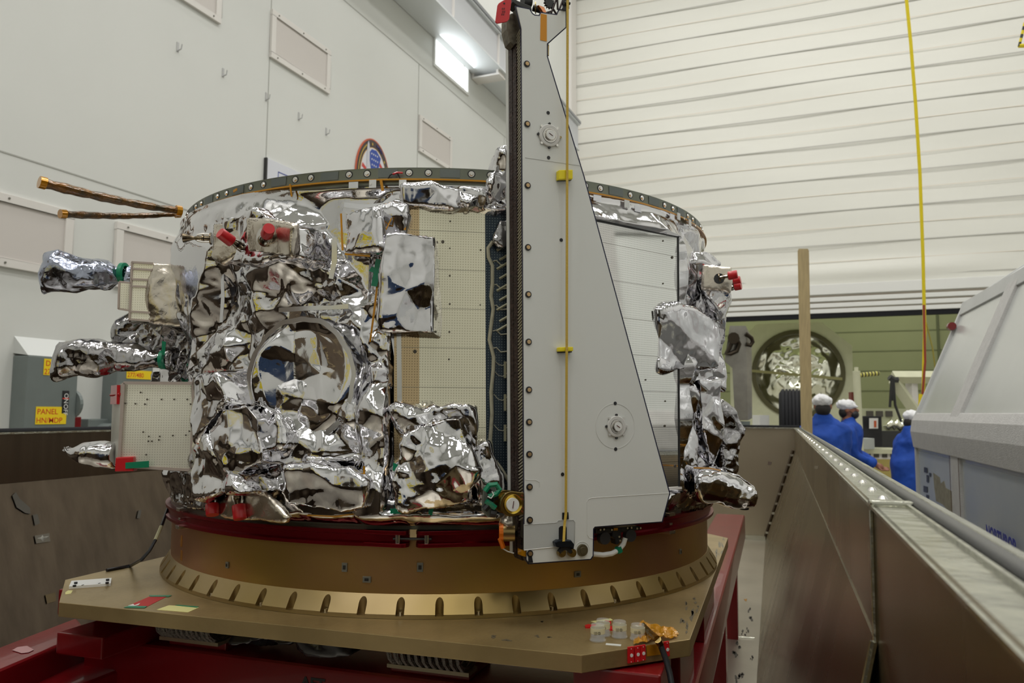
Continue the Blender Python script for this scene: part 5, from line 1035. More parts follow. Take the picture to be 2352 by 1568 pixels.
MB().prism([onp(x, y, P(363, 977, 1.915), hn) for x, y in [(265, 1050), (306, 1048), (306, 1082), (263, 1083)]], -hn*.03).build('red_corner_cover', REDC, tb, bevel=.003)
MB().prism([onp(x, y, P(363, 977, 1.913), hn) for x, y in [(288, 1062), (342, 1058), (342, 1073), (288, 1076)]], -hn*.001).build('green_tape', GREENT, tb)
MB().prism([at(262, 885, 2.08), at(276, 884, 1.98), at(275, 928, 1.98), at(260, 928, 2.08)], -rgt*.008).build('red_side_cover', REDC, tb); MB().tube([at(255, 907, 2.06), at(276, 905, 1.97)], .004, 6).build('red_pin', REDC, tb)
# dark foil cluster behind the modules
def dblob(nm, pix, d, th, m_, tilt=0, **k): return dplate(nm, pix, d, None, sc, th, tilt, m_, **k)[0]
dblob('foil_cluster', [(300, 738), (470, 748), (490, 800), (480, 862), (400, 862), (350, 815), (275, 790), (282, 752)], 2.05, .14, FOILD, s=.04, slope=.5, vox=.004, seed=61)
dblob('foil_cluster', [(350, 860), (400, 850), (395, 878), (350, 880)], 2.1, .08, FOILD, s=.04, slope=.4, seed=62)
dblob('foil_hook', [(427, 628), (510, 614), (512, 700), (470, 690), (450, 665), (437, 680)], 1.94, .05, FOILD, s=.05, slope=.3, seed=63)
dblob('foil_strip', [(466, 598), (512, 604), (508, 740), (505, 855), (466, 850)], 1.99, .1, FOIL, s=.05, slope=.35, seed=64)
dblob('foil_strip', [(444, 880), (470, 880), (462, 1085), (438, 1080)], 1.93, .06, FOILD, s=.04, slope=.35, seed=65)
# wrapped antenna bags
def bag(nm, pts, d0, d1_, m_, seed, **k):
    V = []; nn = 18; n_ = len(pts)
    for i, (xt, yt, xb, yb, depth) in enumerate(pts):
        d = d0+(d1_-d0)*i/(n_-1); a = P(xt, yt, d); b = P(xb, yb, d); c = (a+b)/2; u = (b-a)/2
        for q in range(nn):
            an = 2*math.pi*q/nn; ca = math.cos(an); ca = math.copysign(abs(ca)**.7, ca); V.append(c+u*1.06*ca+fwd*(depth+.008)*math.sin(an))
    m = MB().add(V, [(i*nn+q, i*nn+(q+1) % nn, (i+1)*nn+(q+1) % nn, (i+1)*nn+q) for i in range(n_-1) for q in range(nn)]+[tuple(range(nn-1, -1, -1)), tuple((n_-1)*nn+q for q in range(nn))])
    return foil_shape(nm, m, m_, sc, seed=seed, amp=.7, **k)
b1 = bag('wrapped_antenna', [(108, 588, 96, 678, .012), (130, 590, 125, 677, .04), (180, 598, 180, 673, .05), (240, 601, 240, 672, .045), (272, 612, 272, 652, .012), (284, 613, 284, 648, .010), (300, 604, 300, 665, .03), (320, 608, 320, 660, .04)], 2.02, 2.1, FOILB, 71, s=.06, slope=.4, rho=.09, vox=.004)
MB().lathe(P(283, 629, 2.075), rgt, [(.022, -.006), (.030, -.004), (.030, .006), (.022, .008)], 20).build('green_tape_band', GREENT, b1, True)
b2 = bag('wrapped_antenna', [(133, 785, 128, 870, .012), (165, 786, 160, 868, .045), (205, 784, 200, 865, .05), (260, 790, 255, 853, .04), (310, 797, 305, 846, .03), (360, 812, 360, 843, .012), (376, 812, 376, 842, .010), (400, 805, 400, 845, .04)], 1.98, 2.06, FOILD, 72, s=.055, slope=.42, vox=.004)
MB().lathe(P(374, 826, 2.02), rgt, [(.014, -.006), (.024, -.004), (.024, .006), (.014, .008)], 20).build('green_tape_band', GREENT, b2, True)
MB().prism([P(372, 783, 2.0), P(381, 785, 2.0), P(378, 815, 2.0), P(371, 815, 2.0)], fwd*.002).build('green_tape', GREENT, b2)
b3 = bag('wrapped_antenna', [(139, 1024, 142, 1034, .006), (165, 1024, 168, 1046, .02), (205, 1018, 205, 1056, .03), (235, 1012, 240, 1066, .035), (275, 1016, 275, 1070, .04)], 2.02, 2.05, FOIL, 73, s=.05, slope=.4, vox=.004)
# amber booms
def boom(p0, p1, r, lab):
    n_ = 24; pts = []; rs_ = []
    for i in range(n_+1):
        u = i/n_; q = np.array(p0)+(np.array(p1)-np.array(p0))*u-ZX*.006*math.sin(math.pi*u); pts.append(q); rs_.append(r*(1+.10*math.sin(i*2.1)+.06*math.sin(i*5.3))*(1 if 0 < i < n_ else .6)*(1-.3*u))
    o = MB().tube(pts, rs_, 12, flat=.7).build('amber_boom', KAPW, sc, True)
    MB().tube([pts[0]-(pts[1]-pts[0])*.02, pts[0]+(pts[1]-pts[0])*.5, pts[1]], r*1.18, 12, flat=.7).build('boom_end_wrap', KAPT, o, True); MB().tube([pts[-2], pts[-1]], r*.8, 10).build('boom_root_wrap', KAPT, o, True)
boom(P(90, 418, 2.0), P(416, 485, 2.25), .019, 'a'); boom(P(138, 491, 2.05), P(413, 491, 2.3), .0145, 'b')
# ---- right side cluster
RDP = lambda x, y: float(np.dot(hit(min(x, 1600), y, RR)-EYE, fwd))
dblob('foil_box', [(1510, 716), (1560, 706), (1600, 712), (1655, 735), (1668, 770), (1655, 850), (1600, 850), (1512, 850)], 1.96, .15, SLK, .45, s=.075, slope=.32, rho=.15, seed=81)
dblob('foil_box', [(1512, 848), (1600, 845), (1590, 885), (1555, 892), (1512, 888)], 1.97, .10, FOILD, .45, s=.04, slope=.4, seed=82)
fl_ = dplate('translucent_flap', [(1474, 722), (1520, 716), (1520, 890), (1508, 888), (1497, 840), (1466, 835)], 1.93, FOILB, sc, .003, .5)[0]
MB().tube([P(1514, 712, 1.9), P(1516, 728, 1.9), P(1524, 732, 1.9), P(1528, 722, 1.9)], .0025, 6).build('cable_stub', STAIN, sc, True)
dblob('foil_column', [(1605, 868), (1650, 872), (1658, 950), (1655, 1080), (1635, 1082), (1612, 960)], 2.05, .12, SLK, .4, s=.08, slope=.3, seed=83)
dblob('foil_column', [(1560, 880), (1600, 880), (1612, 1000), (1600, 1085), (1570, 1120), (1566, 1000)], 2.0, .10, FOIL, .6, s=.05, slope=.3, seed=84)
dblob('foil_bulge', [(1655, 920), (1685, 940), (1708, 985), (1700, 1030), (1690, 1080), (1665, 1095), (1655, 1000)], 2.2, .12, FOILD, .3, s=.05, slope=.45, seed=85)
dblob('foil_column', [(1600, 590), (1640, 610), (1660, 720), (1672, 760), (1665, 900), (1620, 860), (1600, 720)], 2.22, .12, FOIL, .4, s=.05, slope=.35, seed=86)
dblob('foil_bulge', [(1590, 580), (1625, 575), (1655, 605), (1625, 640), (1600, 640)], 2.15, .1, FOIL, .4, s=.04, slope=.4, seed=87)
dblob('foil_frame', [(1562, 505), (1600, 530), (1605, 1120), (1566, 1120)], 2.08, .04, FOIL, .9, s=.05, slope=.25, seed=88)
dblob('foil_skirt', [(1538, 1140), (1562, 1122), (1600, 1110), (1640, 1140), (1630, 1160), (1520, 1185)], 2.0, .08, FOILD, .7, s=.05, slope=.3, seed=89)
tr_ = bag('star_tracker', [(1592, 1076, 1592, 1138, .05), (1625, 1076, 1620, 1150, .05), (1660, 1085, 1655, 1158, .045), (1700, 1095, 1690, 1163, .04), (1732, 1118, 1722, 1162, .035)], 1.98, 1.98, SLK, 90, s=.06, slope=.35, vox=.004)
strip('amber_edge_tape', [(1594, 1074), (1630, 1075), (1655, 1080)], .004, KAPT, RR+.09)
MB().cyl(P(1709, 1158, 1.98), P(1709, 1169, 1.98), .012, n=18).build('black_aperture', BLACK, tr_)
dblob('foil_bulge', [(1665, 1078), (1700, 1088), (1735, 1115), (1730, 1140), (1690, 1110)], 2.0, .05, FOIL, .2, s=.04, slope=.4, seed=91)
pr_, prp, prn = dplate('thruster_plate', [(1616, 608), (1680, 613), (1677, 672), (1614, 662)], 2.05, None, sc, .012, -.25, CHAMP, s=.06, slope=.1, vox=.004, seed=92, sm=1)
dblob('foil_hood', [(1614, 610), (1682, 615), (1684, 680), (1660, 730), (1640, 700), (1612, 665)], 2.12, .1, FOIL, -.2, s=.05, slope=.35, seed=93)
b = onp(1650, 637, prp, prn)
for (x0, y0), (x1, y1), dd_ in (((1652, 638), (1690, 630), .05), ((1668, 650), (1698, 643), .0), ((1672, 660), (1700, 656), -.05)):
    d_ = np.dot(b-EYE, fwd)+(.0 if dd_ > 0 else .06); thruster(P(x0, y0, d_), P(x1, y1, d_-.015), .0065, True, pr_)
MB().lathe(onp(1652, 640, prp, prn), prn, [(.0001, .004), (.014, .004), (.014, 0)], 12).build('thruster_flange', DARK, pr_)
# ================================================================ SOLAR ARRAY
w = math.radians(44.9); dS = np.array([math.sin(w), math.cos(w), 0]); nS = np.array([math.cos(w), -math.sin(w), 0])
pS = P(1203, 1190, 1.55)
sa = thing('solar_array', 'tall white tapered folded solar array standing against the spacecraft', 'solar array', tuple(pS-ZX*.1))
def oS(x, y, o=0): return onp(x, y, pS+nS*o, nS)
def sarr(nm, pix, m_, par=None, th=.012, off=0, bev=0): return MB().prism([oS(x, y, off) for x, y in pix], -nS*th).build(nm, m_, par or sa, bevel=bev)
outline = [(1187, 16), (1216, 22), (1222, 32), (1228, 36), (1240, 37), (1243, 30), (1280, 35), (1285, 24), (1299, 24), (1299, 62), (1256, 100), (1256, 130), (1340, 405), (1537, 1133), (1520, 1197), (1366, 1209), (1362, 1214), (1361, 1276), (1356, 1283), (1215, 1293), (1211, 1285), (1211, 1240), (1206, 1238), (1203, 700), (1199, 66)]
face = sarr('front_skin', outline, WHITEP, th=.003)
c0 = np.array([1300., 700.])
def grow(pts, g): 
    n_ = len(pts); out = []
    for i in range(n_):
        a = np.array(pts[i-1], float); b = np.array(pts[i], float); c = np.array(pts[(i+1) % n_], float)
        e1 = (b-a)/np.linalg.norm(b-a); e2 = (c-b)/np.linalg.norm(c-b); n1_ = np.array([e1[1], -e1[0]]); n2_ = np.array([e2[1], -e2[0]]); nn = n1_+n2_; nn /= max(np.dot(nn, n1_), .5); out.append(tuple(b+nn*g))
    return out
INK = mat('navy edge', s2l(30, 30, 58), .5)
sarr('edge_band', grow(outline, 2.6), INK, th=.004, off=-.0032)
core = sarr('panel_core', grow(outline, -.6), mat('core grey', s2l(70, 66, 58), .6), th=.024, off=-.0072)
back_out = [(x, y) for x, y in grow(outline, .5)]
for k in range(2): MB().prism([oS(x, y, 0)-nS*(.032+k*.021) for x, y in back_out], -nS*.0175).build('stacked_panel', BROWN, sa)
# comb of hinge wires down the left edge
def edge_x(y): return np.interp(y, [16, 66, 130, 700, 1240], [1187, 1199, 1201, 1203, 1206])
m = MB(); n_c = 150
for k in range(n_c):
    y = 70+k*(1200-70)/n_c; x = edge_x(y)-.5; q = oS(x, y, -.008); m.box(q-nS*.0115-dS*.0012, (.0035, .024, .0026), dS, nS*.93+ZX*.36, ZX*.93-nS*.36)
m.build('comb_strip', mat('comb metal', s2l(176, 170, 150), .4, .5), sa)
m = MB()
for ya, yb in [(205, 260), (300, 350), (395, 450), (500, 560), (600, 650), (690, 750), (800, 860), (930, 980), (1030, 1080), (1110, 1150)]: m.tube([oS(edge_x(ya)-1, ya, -.045), oS(edge_x(yb)-1, yb, -.045)], .0035, 8)
m.build('edge_roller', BLACK, sa, True)
q0, q1 = oS(1203, 110)-nS*.085, oS(1207, 1280)-nS*.085
MB().prism([oS(x, y)-nS*.074 for x, y in grow([q_ for q_ in outline if q_[1] > 60 and q_[1] < 1290], .5)], -nS*.014).build('rear_skin', WHITEP, sa)
# bolts along left edge
bY = [147, 285, 426, 568, 676, 785, 895, 969, 1043, 1118, 1194, 1271]
for k, y in enumerate(bY):
    x = 1210+(y-147)*.0062; q = oS(x, y, .0005)
    o = MB().lathe(q, nS, [(.0001, .0015), (.0068, .0015), (.0068, 0)], 20).build('edge_fastener', BLACK, sa)
    m = MB(); m.lathe(q+nS*.0015, nS, [(.0001, .0015), (.0042, .0015), (.0042, 0)], 12); m.build('fastener_head', mat('fastener bronze', s2l(190, 160, 120), .3, .8), o)
for x, y in [(1259, 259), (1260, 362), (1289, 551), (1292, 1089), (1413, 926), (1414, 1031)]: MB().lathe(oS(x, y, .0002), nS, [(.0001, .0006), (.0038, .0006), (.0038, 0)], 14).build('hole', BLACK, face)
def hub(x, y, r):
    q = oS(x, y); o = MB().lathe(q, nS, [(r*.62, .0005), (r, .0005), (r, .003), (r*.93, .004), (r*.68, .004), (r*.62, .002)], 36, closed=True).build('hub_ring', mat('hub white', s2l(206, 204, 200), .35), sa, True, ang=30)
    MB().lathe(q, nS, [(.0001, .0012), (r*.62, .0012), (r*.64, .005), (r*.57, .005), (r*.5, .0018), (r*.44, .003), (r*.44, .009), (r*.38, .009)], 36).build('hub_socket', SILV, o, True)
    MB().lathe(q, nS, [(.0001, .0095), (r*.38, .0095), (r*.38, .002)], 28).build('hub_cap', WHITE, o)
    e = (-dS*.5+ZX*.3)*-1; e = dS*.75-ZX*.45; e /= np.linalg.norm(e); MB().tube([q+nS*.0098-e*r*.2, q+nS*.0098+e*r*.2], .0008, 4).build('cap_slot', mat('dark slot red', s2l(80, 20, 20), .5), o)
    for k in range(8):
        a = math.pi/4*k+math.pi/2; q_ = q+dS*r*1.06*math.cos(a)+ZX*r*1.06*math.sin(a); MB().lathe(q_+nS*.0003, nS, [(.0001, .003), (.0028, .003), (.0028, 0)], 10).build('hub_bolt', DARK if k % 4 == 0 or k == 2 else SILV, o)
hub(1261, 312, .024); hub(1415, 979, .0225)
# engraved outlines
ENG = mat('embossed line', s2l(222, 222, 218), .4); ENGD = mat('pencil line', s2l(168, 168, 164), .5)
q = oS(1413, 978); MB().lathe(q, nS, [(.0465, .0001), (.0465, .0006), (.0472, .0006), (.0472, .0001)], 64, closed=True).build('circular_line', ENG, face)
def line(pts, m_=ENG, r_=.0005): MB().tube([oS(x, y, .0003) for x, y in pts], r_, 4).build('raised_line', m_, face)
line([(1537, 1132), (1360, 1143), (1351, 1146), (1348, 1152), (1349, 1228), (1354, 1235), (1362, 1236)]); line([(1207, 1101), (1230, 1102), (1239, 1107), (1240, 1118)]); line([(1206, 362), (1335, 381)], ENGD, .0003)
arc = [(1337+17*math.cos(a), 1262-17*math.sin(a)*1.1) for a in np.linspace(-.1, math.pi+.1, 12)]; line(arc)
MB().lathe(oS(1337, 1263), nS, [(.0001, .006), (.0065, .006), (.007, .004), (.0115, .004), (.0125, .001), (.0125, 0)], 24).build('round_connector', mat('connector olive', s2l(120, 112, 90), .35, .8), sa, True, ang=30)
# amber rectangle near top
sarr('amber_tape', [(1242, 31), (1256, 34), (1256, 95), (1241, 92)], mat('orange tape', s2l(204, 134, 6), .35), th=.0006, off=.0008)
MB().tube([oS(1258, 103, -.012), oS(1257.5, 128, -.012)], .003, 6).build('edge_strap', BRONZE, sa)
# recess near the foot
sarr('recess_panel', [(1203, 1205), (1278, 1200), (1281, 1195), (1318, 1194), (1320, 1198), (1318, 1248), (1280, 1253), (1203, 1263)], mat('recess white', s2l(188, 190, 188), .5), th=.0006, off=.0007)
line([(1203, 1205), (1278, 1200), (1282, 1195), (1316, 1194), (1320, 1199), (1319, 1248)], ENGD, .0011); line([(1204, 1263), (1280, 1255)], ENG, .0011)
sarr('strap_slot', [(1292, 1177), (1306, 1176), (1307, 1192), (1292, 1193)], BLACK, th=.003, off=.002, bev=.0008); sarr('strap_slot', [(1284, 1212), (1288, 1208), (1300, 1207), (1302, 1212), (1302, 1246), (1284, 1248)], BLACK, th=.003, off=.002, bev=.0008)
# foot clamp with two rollers
fc = MB().prism([oS(x, y, .016) for x, y in [(1275, 1245), (1283, 1240), (1312, 1240), (1320, 1250), (1318, 1262), (1308, 1256), (1290, 1258), (1278, 1256)]], -nS*.014).build('foot_clamp', mat('blue-black alloy', (.02, .025, .035), .3, .7), sa, bevel=.002)
for x in (1287, 1311): MB().lathe(oS(x, 1268, .002), nS, [(.0001, .012), (.003, .012), (.004, .009), (.0085, .009), (.0085, 0), (.0001, 0)], 18).build('roller', BRONZE, fc, True, ang=30)
MB().prism([oS(x, y, .012) for x, y in [(1290, 1256), (1308, 1255), (1316, 1266), (1310, 1272), (1303, 1263), (1295, 1264), (1289, 1273), (1283, 1266)]], -nS*.008).build('roller_link', BLACK, fc, bevel=.001)
MB().prism([oS(x, y, .002) for x, y in [(1214, 1275), (1222, 1276), (1225, 1292), (1214, 1293)]], -nS*.012).build('corner_block', BLACK, sa, bevel=.001)
MB().prism([oS(x, y, -.004) for x, y in [(1198, 1262), (1212, 1266), (1212, 1280), (1198, 1276)]], -nS*.02).build('amber_pad', KAPT, sa, bevel=.001)
# yellow clips
def clip(x, y, w_, h_): o = sarr('foam_clip', [(x-w_, y-h_), (x+w_, y-h_-1), (x+w_, y+h_-1), (x-w_, y+h_)], YELB, th=.014, off=.0145, bev=.002); sarr('clip_base', [(x-w_-3, y-h_+3), (x+w_-3, y-h_+2), (x+w_-3, y+h_+2), (x-w_-3, y+h_+3)], BLACK, o, th=.006, off=.0065, bev=.001); return o
clip(1300, 401, 16, 11); clip(1301, 802, 16, 5)
# strap
pts = [(1304, -40, .02), (1304, 24, .02), (1303, 400, .018), (1302, 800, .018), (1300, 1180, .01), (1297, 1205, .012), (1295, 1243, .02)]
V = []
for x, y, o_ in pts: q = oS(x, y, o_); V += [q-dS*.0026, q+dS*.0026, q+dS*.0026-nS*.0014, q-dS*.0026-nS*.0014]
st_ = MB().add(V, [(4*i+a, 4*i+4+a, 4*i+4+(a+1) % 4, 4*i+(a+1) % 4) for i in range(len(pts)-1) for a in range(4)]+[(0, 1, 2, 3), (27, 26, 25, 24)]).build('retaining_strap', STRAP)
tag(st_, 'thin ochre retaining strap running down the white solar array', 'strap')
# left hold-down bracket (gold)
hd_ = thing('hold_down_bracket', 'gold hold-down bracket with white slotted cap clamped left of the array foot', 'bracket', tuple(oS(1170, 1190)))
def ogold(x, y, o): return onp(x, y, pS+nS*o, nS)
dh = float(np.dot(oS(1200, 1160)-EYE, fwd)); 
def lug(cx, cy, r, x1, y0, y1, off, nm, m_):
    c = onp(cx, cy, pS+nS*off, nS); pts = [c+dS*r*math.cos(a)+ZX*r*math.sin(a) for a in np.linspace(math.pi/2, 3*math.pi/2, 20)]
    return MB().prism(pts+[onp(x1, y1, pS+nS*off, nS), onp(x1, y0, pS+nS*off, nS)], -nS*.006).build(nm, m_, hd_, bevel=.001)
MID = .0
lug(1160, 1152, .0235, 1202, 1128, 1178, -.045, 'rear_lug', BRONZE); lug(1176, 1157, .0245, 1203, 1131, 1181, .002, 'front_lug', BRONZE)
for (cx, cy, off, nm) in ((1162, 1153, -.043, 'rear_socket'), (1178, 1157, .003, 'front_socket')):
    c = onp(cx, cy, pS+nS*off, nS); MB().lathe(c, nS, [(.0001, .001), (.0155, .001), (.019, .003), (.019, 0)], 30).build(nm, GOLD, hd_, True)
c = onp(1176, 1158, pS+nS*.004, nS); MB().lathe(c, nS, [(.0001, .006), (.013, .006), (.013, 0)], 28).build('white_cap', WHITE, hd_); MB().tube([c+nS*.0065-ZX*.007-dS*.001, c+nS*.0065+ZX*.007+dS*.001], .0009, 4).build('cap_slot', mat('dark slot red', (1, 1, 1)), hd_)
MB().cyl(onp(1162, 1153, pS-nS*.05, nS), onp(1176, 1157, pS, nS), .010, n=16).build('pin', DARK, hd_, True)
for y in (1138, 1146, 1166, 1174): MB().lathe(onp(1199, y, pS+nS*.002, nS), nS, [(.0001, .002), (.002, .002), (.002, 0)], 8).build('rivet', mat('copper', s2l(190, 110, 90), .3, 1), hd_)
# harness plate behind the bracket
hp_ = thing('harness_connector', 'connector plate wrapped with green tape left of the gold bracket', 'connector', tuple(hit(1130, 1150, RR+.1)))
pl_, nn_ = tang_plane(1130, 1145, .105); MB().prism([onp(x, y, pl_, nn_) for x, y in [(1110, 1115), (1140, 1112), (1142, 1185), (1120, 1188), (1106, 1172)]], -nn_*.006).build('mounting_plate', mat('sage alloy', s2l(140, 146, 136), .4, .7), hp_, bevel=.002)
m = MB()
for i in range(5): m.tube([onp(1118+4*i, 1122+3*i, pl_+nn_*.012, nn_), onp(1126+3*i, 1135, pl_+nn_*.02, nn_), onp(1124+4*i, 1152-2*i, pl_+nn_*.012, nn_)], .005, 7)
m.build('cable_bundle', BLACK, hp_, True)
m = MB(); m.tube([onp(*q, pl_+nn_*.022, nn_) for q in [(1114, 1128), (1124, 1114), (1140, 1112), (1148, 1124), (1140, 1134), (1122, 1140)]], .0055, 7); m.tube([onp(*q, pl_+nn_*.018, nn_) for q in [(1116, 1150), (1128, 1158), (1138, 1166)]], .006, 6); m.build('green_tape_wrap', GREENT, hp_)
m = MB(); m.tube([onp(*q, pl_+nn_*.015, nn_) for q in [(1112, 1170), (1125, 1156)]], .007, 8); m.tube([onp(*q, pl_+nn_*.015, nn_) for q in [(1126, 1178), (1138, 1180)]], .008, 8); m.build('connector_shell', DARK, hp_, True)
m = MB(); m.tube([onp(*q, pl_+nn_*.028, nn_) for q in [(1130, 1128), (1134, 1136), (1128, 1144), (1120, 1140)]], .0012, 5); m.build('white_wire', WHITE, hp_, True)
# small cylinder with amber wrap and cable under bracket
mo = thing('small_motor', 'small bronze cylinder with orange tape hanging beside the array foot', 'motor', tuple(oS(1165, 1225, -.04)))
q0 = onp(1150, 1222, pS-nS*.05, nS); q1 = onp(1182, 1222, pS-nS*.04, nS); MB().cyl(q0, q1, .018, n=20).build('housing', mat('tan motor', s2l(150, 128, 86), .3, .9), mo, True, ang=30)
MB().cyl(q0-(q1-q0)*.12, q0+(q1-q0)*.18, .0195, n=20).build('orange_wrap', mat('orange film', s2l(224, 112, 12), .3, .3), mo)
MB().tube([onp(*q, pS-nS*.04, nS) for q in [(1148, 1236), (1152, 1246), (1156, 1258)]], .005, 6).build('orange_tail', mat('orange film', (1, 1, 1)), mo); MB().tube([onp(*q, pS-nS*.04, nS) for q in [(1147, 1240), (1153, 1258), (1166, 1266), (1180, 1270)]], .0014, 6).build('white_lead', WHITE, mo, True)
mm = MB(); mm.tube([onp(*q, pS-nS*.05, nS) for q in [(1150, 1200), (1170, 1195), (1186, 1200)]], [.012, .018, .012], 10); foil_shape('foil_wrap', mm, CHAMP, mo, s=.02, vox=.003, slope=.5, seed=101)
# cable and hinge hardware at the right of the foot
ch = thing('hinge_mechanism', 'dark hinge mechanism with white cable loop below the array shoulder', 'hinge', tuple(oS(1420, 1250, -.05)))
HB = -.03
m = MB(); m.prism([oS(x, y, HB) for x, y in [(1368, 1215), (1470, 1208), (1472, 1216), (1440, 1222), (1368, 1226)]], -nS*.04); m.build('hinge_plate', DARK, ch, bevel=.002)
for x, y in ((1384, 1234), (1443, 1228)):
    c = oS(x, y, HB-.01); MB().lathe(c, nS, [(.0001, .012), (.013, .012), (.014, 0), (.0001, 0)], 18, th0=0).build('damper', mat('charcoal', (.03, .03, .033), .5), ch, True, ang=30)
m = MB(); m.prism([oS(x, y, HB+.002) for x, y in [(1408, 1216), (1426, 1214), (1428, 1240), (1420, 1250), (1414, 1250), (1413, 1238), (1406, 1232)]], -nS*.02); m.build('hinge_link', BLACK, ch, bevel=.001)
m = MB()
for x, y in [(1378, 1216), (1386, 1215), (1404, 1216), (1440, 1212), (1449, 1211), (1462, 1213), (1470, 1212), (1421, 1232), (1423, 1241)]: m.lathe(oS(x, y, HB+.002), nS, [(.0001, .003), (.0022, .003), (.0022, 0)], 8)
m.build('hinge_screws', SILV, ch)
MB().tube([oS(*q, HB) for q in [(1350, 1270), (1364, 1272), (1385, 1274), (1405, 1271), (1421, 1262), (1432, 1249), (1436, 1235)]], .0055, 10).build('white_cable', WHITE, ch, True)
MB().tube([oS(1419, 1256, HB), oS(1423, 1268, HB)], .0075, 8).build('green_tape_wrap', GREENT, ch); MB().box(oS(1414, 1215, HB+.003), (.010, .002, .005), dS, nS, ZX).build('amber_patch', KAPT, ch)
# top mechanism
tm = thing('top_mechanism', 'dark gear and pulley mechanism crowning the solar array', 'mechanism', tuple(oS(1250, 20, -.03)))
def tpl(nm, pix, m_, off, th, bev=.001): return MB().prism([oS(x, y, off) for x, y in pix], -nS*th).build(nm, m_, tm, bevel=bev)
tpl('frame_bar', [(1176, -6), (1190, 2), (1220, 14), (1222, 24), (1188, 12), (1178, 4)], DARK, -.01, .03)
q0, q1 = oS(1200, 8, -.05), oS(1200, 8, .0); c_ = oS(1211, 6, -.02); MB().cyl(oS(1200, 3, -.03), oS(1218, 5, -.03), .0125, n=24).build('drum', mat('charcoal', (1, 1, 1)), tm, True, ang=30)
MB().lathe(oS(1229, 18, -.02), dS*.9+nS*.45, [(.0001, 0), (.0125, 0), (.0125, .002), (.0001, .002)], 26).build('round_plate', BRONZE, tm); MB().cyl(oS(1224, 18, -.028), oS(1245, 24, -.02), .007, n=14).build('shaft', BLACK, tm, True)
MB().prism([oS(x, y, -.004) for x, y in [(1236, 11), (1250, 16), (1256, 30), (1249, 30), (1244, 22)]], -nS*.008).build('copper_shim', mat('copper shim', s2l(236, 160, 120), .15, 1), tm, bevel=.001)
gm = MB(); gc = oS(1263, 6, -.008); R0 = .0105; pts = []
for k in range(48): r_ = R0*(1.18 if (k % 4) < 2 else .92); a = 2*math.pi*k/48; pts.append(gc+dS*r_*math.cos(a)+ZX*r_*math.sin(a))
gm.prism(pts, -nS*.006); gm.build('gear', DARK, tm)
m = MB(); 
for a_, b_ in [((1266, 30), (1280, -8)), ((1281, 22), (1280, -8)), ((1284, 24), (1296, -8)), ((1270, 20), (1278, 33)), ((1253, 30), (1266, 26))]: m.tube([oS(*a_, -.006), oS(*b_, -.006)], .0022, 6)
m.build('linkage_rod', mat('rod brown', s2l(52, 40, 38), .4, .5), tm, True)
tpl('end_plate', [(1296, -8), (1307, -8), (1308, 20), (1300, 24), (1290, 22), (1296, 12)], BLACK, .004, .01); MB().cyl(oS(1296, 6, .008), oS(1309, 8, .008), .0032, n=10).build('cross_pin', DARK, tm)
tpl('edge_clamp', [(1164, 40), (1176, 30), (1186, 34), (1192, 60), (1192, 90), (1182, 104), (1172, 96), (1164, 66)], mat('stacked lamina', s2l(124, 116, 100), .5, .4, var=.5, vscale=80), -.03, .03)
rt = thing('red_tag', 'red plastic remove tag hanging at the top left of the array', 'tag', tuple(oS(1158, 40, .01)))
tp_ = P(1158, 25, float(np.dot(oS(1187, 30)-EYE, fwd))-.02); 
pix = [(1146, 7), (1157, 0), (1172, -6), (1175, 2), (1170, 44), (1164, 50), (1142, 54), (1138, 50), (1143, 12)]
rn = nS; rg = MB().prism([onp(x, y, tp_, rn) for x, y in pix], -rn*.003).build('tag_plate', REDC, rt, bevel=.0012)
MB().lathe(onp(1158, 8, tp_, rn), rn, [(.0001, .0006), (.002, .0006), (.002, 0)], 12).build('tag_hole', BLACK, rt)
for k, (x, y) in enumerate([(1156, 18), (1157, 25), (1155, 31)]):
    for j in range(2): MB().prism([onp(x-3+4*j+a, y+b, tp_+rn*.0006, rn) for a, b in ((0, 0), (2.6, -.6), (2.3, 3.6), (-.3, 4))], -rn*.0008).build('stamped_mark', mat('tag mark', s2l(110, 12, 20), .5), rt)
